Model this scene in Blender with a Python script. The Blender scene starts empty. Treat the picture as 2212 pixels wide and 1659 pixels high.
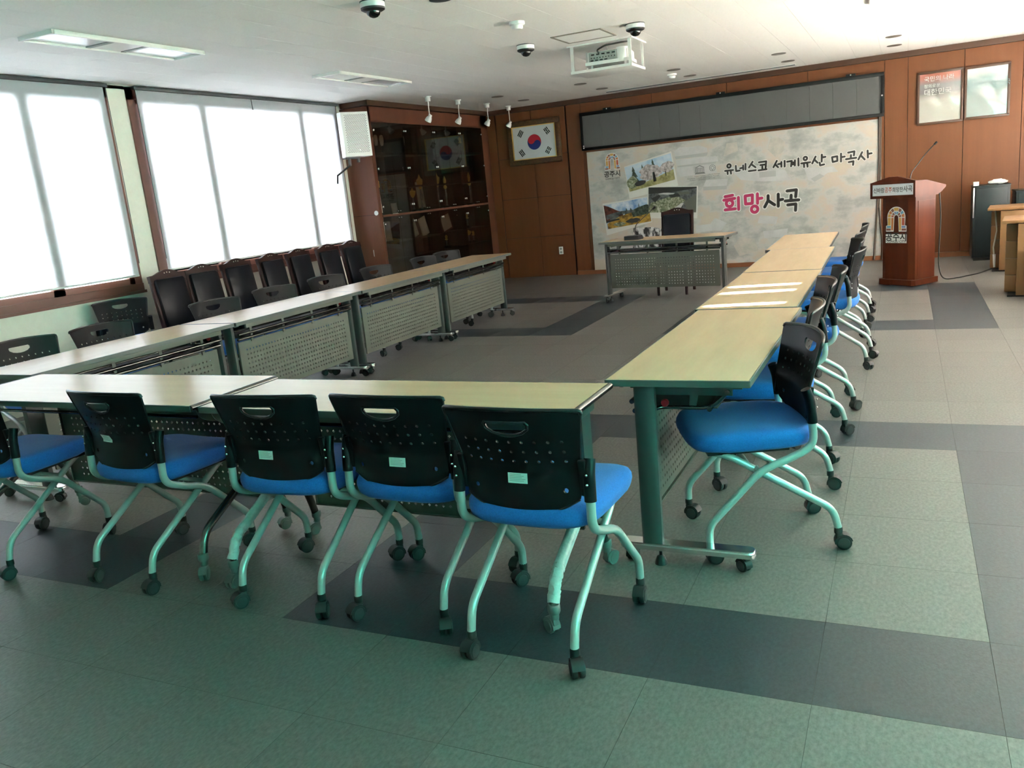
import bpy, bmesh, math, random
from mathutils import Vector, Matrix
from mathutils.geometry import delaunay_2d_cdt
random.seed(7)
SC = bpy.context.scene
COL = SC.collection
PI = math.pi

# ------------------------------------------------------------------ camera
YAW, PITCH, ROLL = -0.450762, 0.226857, -0.0976255
CAM = Vector((0.21246, -2.09442, 1.42216))
def cam_axes():
    f = Vector((math.sin(YAW) * math.cos(PITCH), math.cos(YAW) * math.cos(PITCH), -math.sin(PITCH)))
    r = Vector((math.cos(YAW), -math.sin(YAW), 0)); u = r.cross(f)
    c, s = math.cos(ROLL), math.sin(ROLL)
    return c * r + s * u, -s * r + c * u, f
CR, CU, CF = cam_axes()
FPX = 1796.75
cd = bpy.data.cameras.new('camera'); cam = bpy.data.objects.new('camera', cd); COL.objects.link(cam)
cd.sensor_fit = 'HORIZONTAL'; cd.sensor_width = 36.0; cd.lens = 36.0 * FPX / 2212.0
cd.clip_start = 0.05; cd.clip_end = 200
M = Matrix((CR, CU, -CF)).transposed().to_4x4(); M.translation = CAM
cam.matrix_world = M
SC.camera = cam

# ------------------------------------------------------------------ world, sun, exposure
SC.view_settings.view_transform = 'Standard'
SC.view_settings.look = 'None'
SC.view_settings.gamma = 1.0
SC.view_settings.use_curve_mapping = False
SC.view_settings.exposure = 0.72
wd = bpy.data.worlds.new('world'); SC.world = wd; wd.use_nodes = True
bg = wd.node_tree.nodes['Background']
bg.inputs[0].default_value = (0.98, 0.955, 1.0, 1); bg.inputs[1].default_value = 14.0
sl = bpy.data.lights.new('sun', 'SUN'); so = bpy.data.objects.new('sun', sl); COL.objects.link(so)
sl.energy = 420.0; sl.angle = math.radians(0.7); sl.color = (1.0, 0.955, 0.93)
so.rotation_euler = Vector((1.0, 0.13, 0.45)).to_track_quat('Z', 'Y').to_euler()
SC.cycles.use_denoising = True
SC.cycles.max_bounces = 10
SC.cycles.diffuse_bounces = 5
SC.cycles.glossy_bounces = 4
SC.cycles.transparent_max_bounces = 12
SC.cycles.caustics_reflective = False
SC.cycles.caustics_refractive = False
SC.cycles.sample_clamp_indirect = 60.0
def area(name, loc, direction, sx, sy, power, color):
    l = bpy.data.lights.new(name, 'AREA'); l.shape = 'RECTANGLE'; l.size = sx; l.size_y = sy
    l.energy = power; l.color = color
    o = bpy.data.objects.new(name, l); COL.objects.link(o); o.location = loc
    o.rotation_euler = (-Vector(direction)).to_track_quat('Z', 'Y').to_euler()
    return o

# ------------------------------------------------------------------ materials
MATS = {}
def mat(name, col, rough=0.5, metal=0.0, spec=0.5, noise=None, bump=None, stretch=(1, 1, 1), col2=None, rand=0.0, coat=0.0, emit=0.0, sheen=0.0, coords='Object'):
    if name in MATS: return MATS[name]
    m = bpy.data.materials.new(name); m.use_nodes = True; nt = m.node_tree; N = nt.nodes; L = nt.links
    b = N['Principled BSDF']
    b.inputs['Base Color'].default_value = (*col, 1); b.inputs['Roughness'].default_value = rough
    b.inputs['Metallic'].default_value = metal; b.inputs['Specular IOR Level'].default_value = spec
    if coat: b.inputs['Coat Weight'].default_value = coat; b.inputs['Coat Roughness'].default_value = 0.15
    if sheen: b.inputs['Sheen Weight'].default_value = sheen
    if emit: b.inputs['Emission Color'].default_value = (*col, 1); b.inputs['Emission Strength'].default_value = emit
    if noise or bump:
        tc = N.new('ShaderNodeTexCoord'); mp = N.new('ShaderNodeMapping'); mp.inputs['Scale'].default_value = stretch
        L.new(tc.outputs[coords], mp.inputs[0])
    last = None
    if noise:
        sc, amt = noise
        n = N.new('ShaderNodeTexNoise'); n.inputs['Scale'].default_value = sc; n.inputs['Detail'].default_value = 6; n.inputs['Roughness'].default_value = 0.65
        L.new(mp.outputs[0], n.inputs['Vector'])
        r = N.new('ShaderNodeValToRGB'); e = r.color_ramp.elements
        e[0].position = 0.3; e[1].position = 0.7
        c2 = col2 or tuple(min(1, c * (1 + amt)) for c in col)
        c1 = col if col2 else tuple(c * (1 - amt) for c in col)
        e[0].color = (*c1, 1); e[1].color = (*c2, 1)
        L.new(n.outputs['Fac'], r.inputs[0]); last = r.outputs[0]
    if rand:
        oi = N.new('ShaderNodeObjectInfo'); mr = N.new('ShaderNodeMapRange')
        mr.inputs['To Min'].default_value = 1 - rand; mr.inputs['To Max'].default_value = 1 + rand
        L.new(oi.outputs['Random'], mr.inputs[0])
        mx = N.new('ShaderNodeVectorMath'); mx.operation = 'SCALE'
        if last is not None: L.new(last, mx.inputs[0])
        else: mx.inputs[0].default_value = col
        L.new(mr.outputs[0], mx.inputs['Scale']); last = mx.outputs[0]
    if last is not None: L.new(last, b.inputs['Base Color'])
    if bump:
        n2 = N.new('ShaderNodeTexNoise'); n2.inputs['Scale'].default_value = bump[0]; n2.inputs['Detail'].default_value = 3
        L.new(mp.outputs[0], n2.inputs['Vector'])
        bp = N.new('ShaderNodeBump'); bp.inputs['Strength'].default_value = bump[1]; bp.inputs['Distance'].default_value = 0.004
        L.new(n2.outputs['Fac'], bp.inputs['Height']); L.new(bp.outputs[0], b.inputs['Normal'])
    MATS[name] = m
    return m
def wood(name, c1, c2, rough=0.4, scale=6, stretch=(1, 1, 0.06), coat=0.0, rand=0.0, spec=0.5):
    return mat(name, c1, rough, 0, spec, (scale, 0.3), None, stretch, c2, rand, coat)
def fabric_translucent(name, col, tr, fac):
    m = bpy.data.materials.new(name); m.use_nodes = True; N = m.node_tree.nodes; L = m.node_tree.links
    for n in list(N): N.remove(n)
    o = N.new('ShaderNodeOutputMaterial'); d = N.new('ShaderNodeBsdfDiffuse'); t = N.new('ShaderNodeBsdfTranslucent'); x = N.new('ShaderNodeMixShader')
    tc = N.new('ShaderNodeTexCoord'); nz = N.new('ShaderNodeTexNoise'); nz.inputs['Scale'].default_value = 7; nz.inputs['Detail'].default_value = 5
    rp = N.new('ShaderNodeValToRGB'); rp.color_ramp.elements[0].color = (*[c * .88 for c in col], 1); rp.color_ramp.elements[1].color = (*col, 1)
    L.new(tc.outputs['Object'], nz.inputs['Vector']); L.new(nz.outputs['Fac'], rp.inputs[0]); L.new(rp.outputs[0], d.inputs[0])
    t.inputs[0].default_value = (*tr, 1); x.inputs[0].default_value = fac
    L.new(d.outputs[0], x.inputs[1]); L.new(t.outputs[0], x.inputs[2]); L.new(x.outputs[0], o.inputs[0])
    MATS[name] = m; return m
def glassy(name, tint, refl, rough=0.0, fres=1.0):
    m = bpy.data.materials.new(name); m.use_nodes = True; N = m.node_tree.nodes; L = m.node_tree.links
    for n in list(N): N.remove(n)
    o = N.new('ShaderNodeOutputMaterial'); t = N.new('ShaderNodeBsdfTransparent'); g = N.new('ShaderNodeBsdfGlossy'); x = N.new('ShaderNodeMixShader')
    lw = N.new('ShaderNodeFresnel'); lw.inputs[0].default_value = 1.5; ad = N.new('ShaderNodeMath'); ad.operation = 'MULTIPLY_ADD'; ad.inputs[1].default_value = fres; ad.inputs[2].default_value = refl; ad.use_clamp = True
    t.inputs[0].default_value = (*tint, 1); g.inputs['Roughness'].default_value = rough
    L.new(lw.outputs[0], ad.inputs[0]); L.new(ad.outputs[0], x.inputs[0]); L.new(t.outputs[0], x.inputs[1]); L.new(g.outputs[0], x.inputs[2]); L.new(x.outputs[0], o.inputs[0])
    MATS[name] = m; return m
def ramp3(name, stops, scale, detail=6, rough=0.6, stretch=(1, 1, 1), offset=0.0):
    m = bpy.data.materials.new(name); m.use_nodes = True; N = m.node_tree.nodes; L = m.node_tree.links
    b = N['Principled BSDF']; b.inputs['Roughness'].default_value = rough; b.inputs['Specular IOR Level'].default_value = 0.25
    tc = N.new('ShaderNodeTexCoord'); mp = N.new('ShaderNodeMapping'); mp.inputs['Scale'].default_value = stretch; mp.inputs['Location'].default_value = (offset, 0, 0)
    n = N.new('ShaderNodeTexNoise'); n.inputs['Scale'].default_value = scale; n.inputs['Detail'].default_value = detail; n.inputs['Roughness'].default_value = 0.6
    r = N.new('ShaderNodeValToRGB'); e = r.color_ramp.elements
    while len(e) < len(stops): e.new(0.5)
    for k, (p, c) in enumerate(stops): e[k].position = p; e[k].color = (*c, 1)
    L.new(tc.outputs['Object'], mp.inputs[0]); L.new(mp.outputs[0], n.inputs['Vector']); L.new(n.outputs['Fac'], r.inputs[0]); L.new(r.outputs[0], b.inputs['Base Color'])
    MATS[name] = m; return m

TILE_L = mat('tile_grey_beige', (0.138, 0.132, 0.121), 0.42, 0, 0.5, (90, 0.32), (160, 0.12), (1, 0.55, 1), rand=0.07)
TILE_D = mat('tile_slate', (0.029, 0.040, 0.047), 0.42, 0, 0.5, (90, 0.34), (160, 0.12), (1, 0.55, 1), rand=0.09)
SUBFLOOR = mat('subfloor', (0.03, 0.03, 0.028), 0.9)
JOINT = mat('tile_edge', (0.05, 0.048, 0.042), 0.8)
CEIL = mat('ceiling_board', (0.87, 0.865, 0.835), 0.85, 0, 0.2, (60, 0.03), (420, 0.25))
CEILBACK = mat('ceiling_back', (0.45, 0.44, 0.40), 0.9)
CREAM = mat('cream_paint', (0.80, 0.785, 0.69), 0.6, 0, 0.3, (20, 0.03))
GREYWALL = mat('pale_wall_paint', (0.55, 0.55, 0.50), 0.7)
WALLWOOD = wood('wall_veneer', (0.140, 0.050, 0.019), (0.180, 0.067, 0.026), 0.45, 5, (1, 1, 0.05), spec=0.25)
WALLTRIM = wood('wall_trim_wood', (0.060, 0.026, 0.013), (0.085, 0.037, 0.019), 0.4, 5, (0.05, 1, 1))
BASEWOOD = wood('base_board_wood', (0.22, 0.085, 0.036), (0.27, 0.105, 0.045), 0.4, 5, (0.05, 1, 1))
GROOVE = mat('groove_dark', (0.02, 0.010, 0.006), 0.8)
FRAMEWOOD = wood('window_frame_brown', (0.135, 0.052, 0.036), (0.165, 0.066, 0.046), 0.4, 6, (1, 0.08, 1))
BLIND = fabric_translucent('blind_fabric', (0.78, 0.80, 0.84), (0.80, 0.82, 0.85), 0.55)
BLINDG = fabric_translucent('blind_fabric_green', (0.40, 0.62, 0.48), (0.25, 0.60, 0.56), 0.37)
BLINDW = fabric_translucent('blind_fabric_warm', (0.80, 0.79, 0.75), (0.72, 0.69, 0.69), 0.25)
RAIL = mat('dark_rail', (0.05, 0.055, 0.06), 0.5)
GLASS = glassy('window_glass', (0.97, 0.99, 0.98), 0.0)
TINT = glassy('smoked_glass', (0.60, 0.56, 0.52), 0.0, 0.0, 0.5)
TOPWOOD = mat('laminate_maple', (0.585, 0.41, 0.25), 0.24, 0, 0.55, (14, 0.05), None, (0.12, 1, 1))
EDGE = mat('grey_green_edging', (0.100, 0.108, 0.100), 0.4)
STEEL_G = mat('grey_green_steel', (0.125, 0.126, 0.104), 0.45, 0.0, 0.35)
STEEL_D = mat('dark_steel', (0.058, 0.062, 0.058), 0.4)
CHROME = mat('chrome', (0.75, 0.76, 0.76), 0.16, 1.0)
CHROME_D = mat('black_chrome', (0.16, 0.17, 0.16), 0.25, 1.0)
SILVER = mat('silver_painted_tube', (0.46, 0.48, 0.46), 0.30, 0.3, 0.5)
PLAST_B = mat('black_plastic', (0.006, 0.0065, 0.008), 0.38, 0, 0.22, None, (600, 0.06))
RIMM = mat('black_plastic_rim', (0.010, 0.011, 0.012), 0.30, 0, 0.5)
RUBBER = mat('caster_black', (0.018, 0.018, 0.018), 0.5)
RUBBER_H = mat('wheel_face_grey', (0.035, 0.036, 0.036), 0.45)
CASTER_G = mat('grey_caster', (0.14, 0.15, 0.14), 0.4)
BLUE = mat('blue_upholstery', (0.018, 0.140, 0.480), 0.85, 0, 0.2, (220, 0.18), (500, 0.3), sheen=0.15)
STICK = mat('white_sticker', (0.72, 0.75, 0.72), 0.5)
INK = mat('grey_ink', (0.22, 0.24, 0.22), 0.7)
LEATHER = mat('black_leather', (0.006, 0.007, 0.011), 0.30, 0, 0.2, None, (90, 0.10))
MAHOG = wood('dark_mahogany', (0.016, 0.004, 0.0035), (0.028, 0.007, 0.0055), 0.36, 8, (1, 1, 0.1), 0.0, spec=0.25)
LECT = wood('lectern_wood', (0.066, 0.014, 0.005), (0.098, 0.023, 0.008), 0.40, 8, (1, 1, 0.05), 0.0, spec=0.15)
CABWOOD = wood('cabinet_wood', (0.120, 0.043, 0.024), (0.155, 0.058, 0.032), 0.42, 6, (1, 1, 0.05), spec=0.25)
CABIN = wood('cabinet_inside', (0.060, 0.028, 0.018), (0.080, 0.036, 0.022), 0.6, 6, (1, 1, 0.1))
DESKW = wood('desk_beech', (0.24, 0.125, 0.052), (0.29, 0.155, 0.066), 0.4, 5, (1, 1, 0.06))
WHITE = mat('white_plastic', (0.78, 0.78, 0.76), 0.35)
WHITE_M = mat('white_enamel', (0.75, 0.75, 0.72), 0.3, 0, 0.5)
DIFFUSER = mat('lamp_diffuser', (0.80, 0.80, 0.82), 0.12, 0, 0.6)
DARKGLASS = mat('dome_smoke', (0.008, 0.009, 0.010), 0.06, 0, 0.6)
BLACK = mat('matte_black', (0.012, 0.012, 0.013), 0.5)
GREYIO = mat('io_panel_grey', (0.30, 0.32, 0.30), 0.5)
BRASS = wood('bronze_frame', (0.045, 0.020, 0.008), (0.12, 0.058, 0.020), 0.35, 30, (1, 1, 1), 0.3)
GOLD = mat('gold', (0.85, 0.56, 0.16), 0.28, 0.6)
SILV = mat('polished_silver', (0.80, 0.80, 0.82), 0.2, 0.7)
PAPER = mat('paper', (0.70, 0.66, 0.58), 0.7)
REDP = mat('red_plastic', (0.45, 0.012, 0.018), 0.35)
TEAL = mat('dark_teal_paint', (0.016, 0.024, 0.026), 0.35, 0, 0.3)
FILM = mat('plastic_wrap_film', (0.62, 0.66, 0.64), 0.28, 0, 0.6, (30, 0.15), (40, 0.9))
CORDM = mat('cable_black', (0.02, 0.018, 0.016), 0.5)
CORDB = mat('cable_brown', (0.10, 0.075, 0.055), 0.5)

# ------------------------------------------------------------------ geometry helpers
def arc_path(pts, rad, n=6):
    pts = [Vector(p) for p in pts]; out = [pts[0]]
    for i in range(1, len(pts) - 1):
        a, b, c = pts[i - 1], pts[i], pts[i + 1]
        d1, d2 = (a - b), (c - b)
        r = min(rad, d1.length * .49, d2.length * .49)
        p, q = b + d1.normalized() * r, b + d2.normalized() * r
        for k in range(n + 1):
            t = k / n; out.append((1 - t) ** 2 * p + 2 * t * (1 - t) * b + t * t * q)
    out.append(pts[-1]); return out
class MB:
    def __init__(s): s.bm = bmesh.new(); s.mi = 0
    def _f(s, vs):
        try:
            f = s.bm.faces.new(vs); f.material_index = s.mi; return f
        except ValueError: return None
    def box(s, c, d, rot=None, bev=0.0):
        x, y, z = d[0] / 2, d[1] / 2, d[2] / 2
        m = Matrix.Translation(c) @ (rot.to_4x4() if rot is not None else Matrix.Identity(4))
        if bev <= 0:
            v = [s.bm.verts.new(m @ Vector(p)) for p in ((-x, -y, -z), (x, -y, -z), (x, y, -z), (-x, y, -z), (-x, -y, z), (x, -y, z), (x, y, z), (-x, y, z))]
            for f in ((0, 3, 2, 1), (4, 5, 6, 7), (0, 1, 5, 4), (1, 2, 6, 5), (2, 3, 7, 6), (3, 0, 4, 7)): s._f([v[i] for i in f])
        else:
            t = bmesh.new(); bmesh.ops.create_cube(t, size=1.0)
            bmesh.ops.scale(t, vec=Vector(d), verts=t.verts)
            bmesh.ops.bevel(t, geom=t.edges[:], offset=bev, segments=2, profile=0.5, affect='EDGES')
            s.merge(t, m)
        return s
    def merge(s, t, m=Matrix.Identity(4)):
        mp = {}
        for v in t.verts: mp[v] = s.bm.verts.new(m @ v.co)
        for f in t.faces: s._f([mp[v] for v in f.verts])
        t.free()
    def tube(s, path, r, n=10, cap=True, r2=None, flat=None):
        P = [Vector(p) for p in path]; rings = []
        t0 = (P[1] - P[0]).normalized(); ref = Vector((0, 0, 1)) if abs(t0.z) < .9 else Vector((1, 0, 0))
        u = t0.cross(ref).normalized(); w = u.cross(t0)
        for i, p in enumerate(P):
            t = (P[min(i + 1, len(P) - 1)] - P[max(i - 1, 0)]).normalized()
            u = (u - t * u.dot(t)).normalized(); w = t.cross(u)
            rr = r if r2 is None else r + (r2 - r) * i / (len(P) - 1)
            fx, fy = flat or (1, 1)
            rings.append([s.bm.verts.new(p + u * math.cos(2 * PI * k / n) * rr * fx + w * math.sin(2 * PI * k / n) * rr * fy) for k in range(n)])
        for a, b in zip(rings, rings[1:]):
            for k in range(n): s._f((a[k], a[(k + 1) % n], b[(k + 1) % n], b[k]))
        if cap: s._f(rings[0][::-1]); s._f(rings[-1])
        return s
    def cyl(s, a, b, r, n=16, r2=None): return s.tube([a, b], r, n, True, r2)
    def lathe(s, prof, c=(0, 0, 0), n=20, axis='z'):
        c = Vector(c); rings = []
        for r, h in prof:
            ring = []
            for k in range(n):
                x, y = r * math.cos(2 * PI * k / n), r * math.sin(2 * PI * k / n)
                p = Vector((x, y, h)) if axis == 'z' else (Vector((h, x, y)) if axis == 'x' else Vector((x, h, y)))
                ring.append(s.bm.verts.new(c + p))
            rings.append(ring)
        for a, b in zip(rings, rings[1:]):
            for k in range(n): s._f((a[k], a[(k + 1) % n], b[(k + 1) % n], b[k]))
        s._f(rings[0][::-1]); s._f(rings[-1]); return s
    def prism(s, poly, a, b, axis='y', mapf=None):
        """poly of 2D points extruded from a to b along axis (y: (x,z); x: (y,z); z: (x,y))"""
        def P(p, h):
            v = Vector((p[0], h, p[1])) if axis == 'y' else (Vector((h, p[0], p[1])) if axis == 'x' else Vector((p[0], p[1], h)))
            return v
        A = [s.bm.verts.new(P(p, a)) for p in poly]; B = [s.bm.verts.new(P(p, b)) for p in poly]; n = len(poly)
        s._f(A); s._f(B[::-1])
        for k in range(n): s._f((A[k], B[k], B[(k + 1) % n], A[(k + 1) % n]))
        return s
    def face(s, pts): s._f([s.bm.verts.new(p) for p in pts]); return s
    def sheet(s, outline, holes, mapf, thick, grid=None):
        """plate with real holes; outline and holes in 2D, mapf(u,v)->(point, normal)"""
        vs, es = [], []
        def loop(L):
            k = len(vs); vs.extend(Vector(p) for p in L); n = len(L)
            es.extend((k + i, k + (i + 1) % n) for i in range(n))
        loop(outline)
        for h in holes: loop(h)
        def inside(p, L):
            r = False; n = len(L)
            for i in range(n):
                a, b = L[i], L[(i + 1) % n]
                if (a[1] > p[1]) != (b[1] > p[1]) and p[0] < (b[0] - a[0]) * (p[1] - a[1]) / (b[1] - a[1]) + a[0]: r = not r
            return r
        boxes = [(min(p[0] for p in h), max(p[0] for p in h), min(p[1] for p in h), max(p[1] for p in h)) for h in holes]
        for g in (grid or []):
            if inside(g, outline) and not any(b[0] - .002 < g[0] < b[1] + .002 and b[2] - .002 < g[1] < b[3] + .002 for b in boxes): vs.append(Vector(g))
        V, _, F, *_r = delaunay_2d_cdt(vs, es, [], 1, 1e-6)
        keep = []
        for f in F:
            c = sum((V[i] for i in f), Vector((0, 0))) / len(f)
            if not inside(c, outline): continue
            if any(b[0] <= c[0] <= b[1] and b[2] <= c[1] <= b[3] and inside(c, h) for b, h in zip(boxes, holes)): continue
            keep.append(f)
        T, B = {}, {}
        for f in keep:
            for i in f:
                if i not in T:
                    p, n = mapf(V[i][0], V[i][1]); p = Vector(p); n = Vector(n).normalized()
                    T[i] = s.bm.verts.new(p + n * thick / 2); B[i] = s.bm.verts.new(p - n * thick / 2)
        cnt = {}
        for f in keep:
            s._f([T[i] for i in f]); s._f([B[i] for i in reversed(f)])
            for a, b in zip(f, f[1:] + f[:1]):
                cnt[(a, b)] = 1
        for (a, b) in cnt:
            if (b, a) not in cnt: s._f((T[b], T[a], B[a], B[b]))
        return s
    def done(s, name, mats, parent=None, smooth=None, loc=None, recalc=True):
        me = bpy.data.meshes.new(name)
        if recalc: bmesh.ops.recalc_face_normals(s.bm, faces=s.bm.faces[:])
        s.bm.to_mesh(me); s.bm.free()
        for m in (mats if isinstance(mats, (list, tuple)) else [mats]): me.materials.append(m)
        if smooth is not None:
            for p in me.polygons: p.use_smooth = True
            me.set_sharp_from_angle(angle=math.radians(smooth))
        return link(name, me, parent, loc)
def link(name, me, parent=None, loc=None):
    o = bpy.data.objects.new(name, me); COL.objects.link(o)
    if parent: o.parent = parent
    if loc is not None: o.location = loc
    return o
def tag(o, label=None, cat=None, group=None, kind=None):
    if label: o['label'] = label
    if cat: o['category'] = cat
    if group: o['group'] = group
    if kind: o['kind'] = kind
    return o
def thing(name, label, cat, loc=(0, 0, 0), rz=0.0, group=None):
    o = bpy.data.objects.new(name, None); o.empty_display_size = 0.1; COL.objects.link(o)
    o.location = loc; o.rotation_euler = (0, 0, rz)
    return tag(o, label, cat, group)
def dup(root, label=None, loc=None, rz=None):
    def rec(o, par):
        c = o.copy(); COL.objects.link(c)
        if par is not None: c.parent = par
        for ch in o.children: rec(ch, c)
        return c
    r = rec(root, None)
    if label: r['label'] = label
    if loc is not None: r.location = loc
    if rz is not None: r.rotation_euler = (0, 0, rz)
    return r
def part_box(name, c, d, m, parent, bev=0.0, rot=None): return MB().box(c, d, rot, bev).done(name, m, parent, 35 if bev else None)
def rz3(a): return Matrix.Rotation(a, 3, 'Z')
def rx3(a): return Matrix.Rotation(a, 3, 'X')
def ry3(a): return Matrix.Rotation(a, 3, 'Y')
TEXTC = {}
def text(name, body, size, m, parent, loc, bold=0.0, align='CENTER', rot=(PI / 2, 0, 0), squash=1.0):
    cu = bpy.data.curves.new('t', 'FONT'); cu.body = body; cu.size = size; cu.align_x = align; cu.offset = bold; cu.resolution_u = 3; cu.extrude = 0.0004
    o = bpy.data.objects.new('t', cu); COL.objects.link(o)
    dg = bpy.context.evaluated_depsgraph_get()
    me = bpy.data.meshes.new_from_object(o.evaluated_get(dg)); bpy.data.objects.remove(o)
    me.name = name; me.materials.clear(); me.materials.append(m)
    t = link(name, me, parent, loc); t.rotation_euler = rot; t.scale = (squash, 1, 1); return t
def proj(p):
    d = Vector(p) - CAM; z = d.dot(CF)
    if z < 0.05: return None
    return 1106 + FPX * d.dot(CR) / z, 829.5 - FPX * d.dot(CU) / z

# ------------------------------------------------------------------ room shell
XL, XR, YF, YB, ZC = -6.36, 2.75, -4.4, 10.66, 2.71
TW, TD = 0.45 * 1.00873, 0.45
floor = MB().box(((XL + XR) / 2, (YF + YB) / 2, -0.0535), (XR - XL + .6, YB - YF + .6, .1)).done('floor', SUBFLOOR)
tag(floor, 'dark floor bed under the vinyl tiles', None, None, 'structure')
def is_dark(i, j):
    a, b = (i + 4) % 8, j % 12
    return a <= 5 and b <= 5 and (a in (0, 5) or b in (0, 5))
def area_px(corners):
    P = [proj(c) for c in corners]
    if any(p is None for p in P): return 0.0
    if max(p[0] for p in P) < 0 or min(p[0] for p in P) > 2212 or max(p[1] for p in P) < 0 or min(p[1] for p in P) > 1659: return 0.0
    n = len(P); return abs(sum(P[k][0] * P[(k + 1) % n][1] - P[(k + 1) % n][0] * P[k][1] for k in range(n))) / 2
def pieces(cells, limit, name, rest, parent, make_mesh, mats, add):
    """cells: (corners, centre, material index); the largest in view become parts, the others one joined part"""
    rated = sorted(cells, key=lambda c: -area_px(c[0]))
    meshes = [make_mesh(m) for m in mats]
    for c in rated[:limit]: link(name, meshes[c[2]], parent, c[1])
    mb = MB()
    for c in rated[limit:]: mb.mi = c[2]; add(mb, c[1])
    o = mb.done(rest, mats, parent); o['kind'] = 'stuff'
cells = []
for i in range(-15, 7):
    for j in range(-10, 25):
        x0, x1 = max(i * TW, XL - .02), min((i + 1) * TW, XR + .02); y0, y1 = j * TD, (j + 1) * TD
        if x1 - x0 < .05: continue
        if y0 > YB: continue
        cells.append(([(x0, y0, 0), (x1, y0, 0), (x1, y1, 0), (x0, y1, 0)], ((i + .5) * TW, (j + .5) * TD, 0), 1 if is_dark(i, j) else 0))
def tile_mesh(m):
    me = bpy.data.meshes.new('tile'); t = MB().box((0, 0, -.00175), (TW - .0010, TD - .0010, .0035))
    for k, f in enumerate(t.bm.faces): f.material_index = 0 if k == 1 else 1
    t.bm.to_mesh(me); t.bm.free(); me.materials.append(m); me.materials.append(JOINT); return me
pieces(cells, 296, 'tile', 'far_tiles', floor, tile_mesh, [TILE_L, TILE_D], lambda mb, c: mb.box((c[0], c[1], -.00175), (TW - .0012, TD - .0012, .0035)))

ceiling = MB().box(((XL + XR) / 2, (YF + YB) / 2, ZC + .0625), (XR - XL + .6, YB - YF + .6, .1)).done('ceiling', CEILBACK)
tag(ceiling, 'backing above the white ceiling boards', None, None, 'structure')
PW, PD = 0.3135, 0.627
cells = []
for i in range(-21, 9):
    for j in range(-8, 18):
        xc, yc = -0.228 + (i + 0.0) * PW + PW * 0.0, (j + .5) * PD + (PD / 2 if i % 2 else 0)
        if not (XL - .1 < xc < XR + .2 and YF - .3 < yc < YB + .25): continue
        cells.append(([(xc - PW / 2, yc - PD / 2, ZC), (xc + PW / 2, yc - PD / 2, ZC), (xc + PW / 2, yc + PD / 2, ZC), (xc - PW / 2, yc + PD / 2, ZC)], (xc, yc, ZC), 0))
def panel_mesh(m):
    me = bpy.data.meshes.new('ceiling_board'); t = MB().box((0, 0, .005), (PW - .0016, PD - .0010, .010)); t.bm.to_mesh(me); t.bm.free(); me.materials.append(m); return me
pieces(cells, 296, 'ceiling_board', 'far_boards', ceiling, panel_mesh, [CEIL], lambda mb, c: mb.box((c[0], c[1], c[2] + .005), (PW - .0016, PD - .0010, .010)))

# back wall
wb = MB().box(((XL + XR) / 2, YB + .11, 1.4), (XR - XL + .6, .18, 3.0)).done('wall_back', GROOVE)
tag(wb, 'brown veneered rear wall', None, None, 'structure')
def wpan(x0, x1, z0, z1, y=YB, t=.02, m=WALLWOOD, name='wall_panel'):
    g = .003
    part_box(name, ((x0 + x1) / 2, y + t / 2, (z0 + z1) / 2), (x1 - x0 - 2 * g, t, z1 - z0 - 2 * g), m, wb)
for (x0, x1) in ((-5.80, -5.175), (-5.175, -4.60)):
    for (z0, z1) in ((.0, .648), (.648, 1.285), (1.285, 1.93), (1.93, 2.635)): wpan(x0, x1, z0, z1)
wpan(-5.97, -5.81, 0, 2.635, YB - .004, .024)
wpan(-4.575, -4.33, 0.065, 2.635, YB - .012, .032)
for (x0, x1) in ((-4.33, -3.2), (-3.2, -2.1), (-2.1, -1.0), (-1.0, -.035)):
    wpan(x0, x1, 2.0, 2.635, YB - .012, .032); wpan(x0, x1, .065, 2.0, YB - .004, .024)
xs = [-.035, .245, .90, 1.55, 2.20, 2.80]
for a, b in zip(xs, xs[1:]): wpan(a, b, .065, 2.635, YB - .012 if a < 0 else YB - .004, .03)
part_box('wall_panel', (-1.6, YB - .004, 2.672), (8.75, .048, .072), WALLTRIM, wb)
bb = part_box('baseboard_back', (-.92, YB - .008, .032), (7.3, .05, .064), BASEWOOD, None); tag(bb, 'orange brown skirting under the banner', None, None, 'structure')

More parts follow.
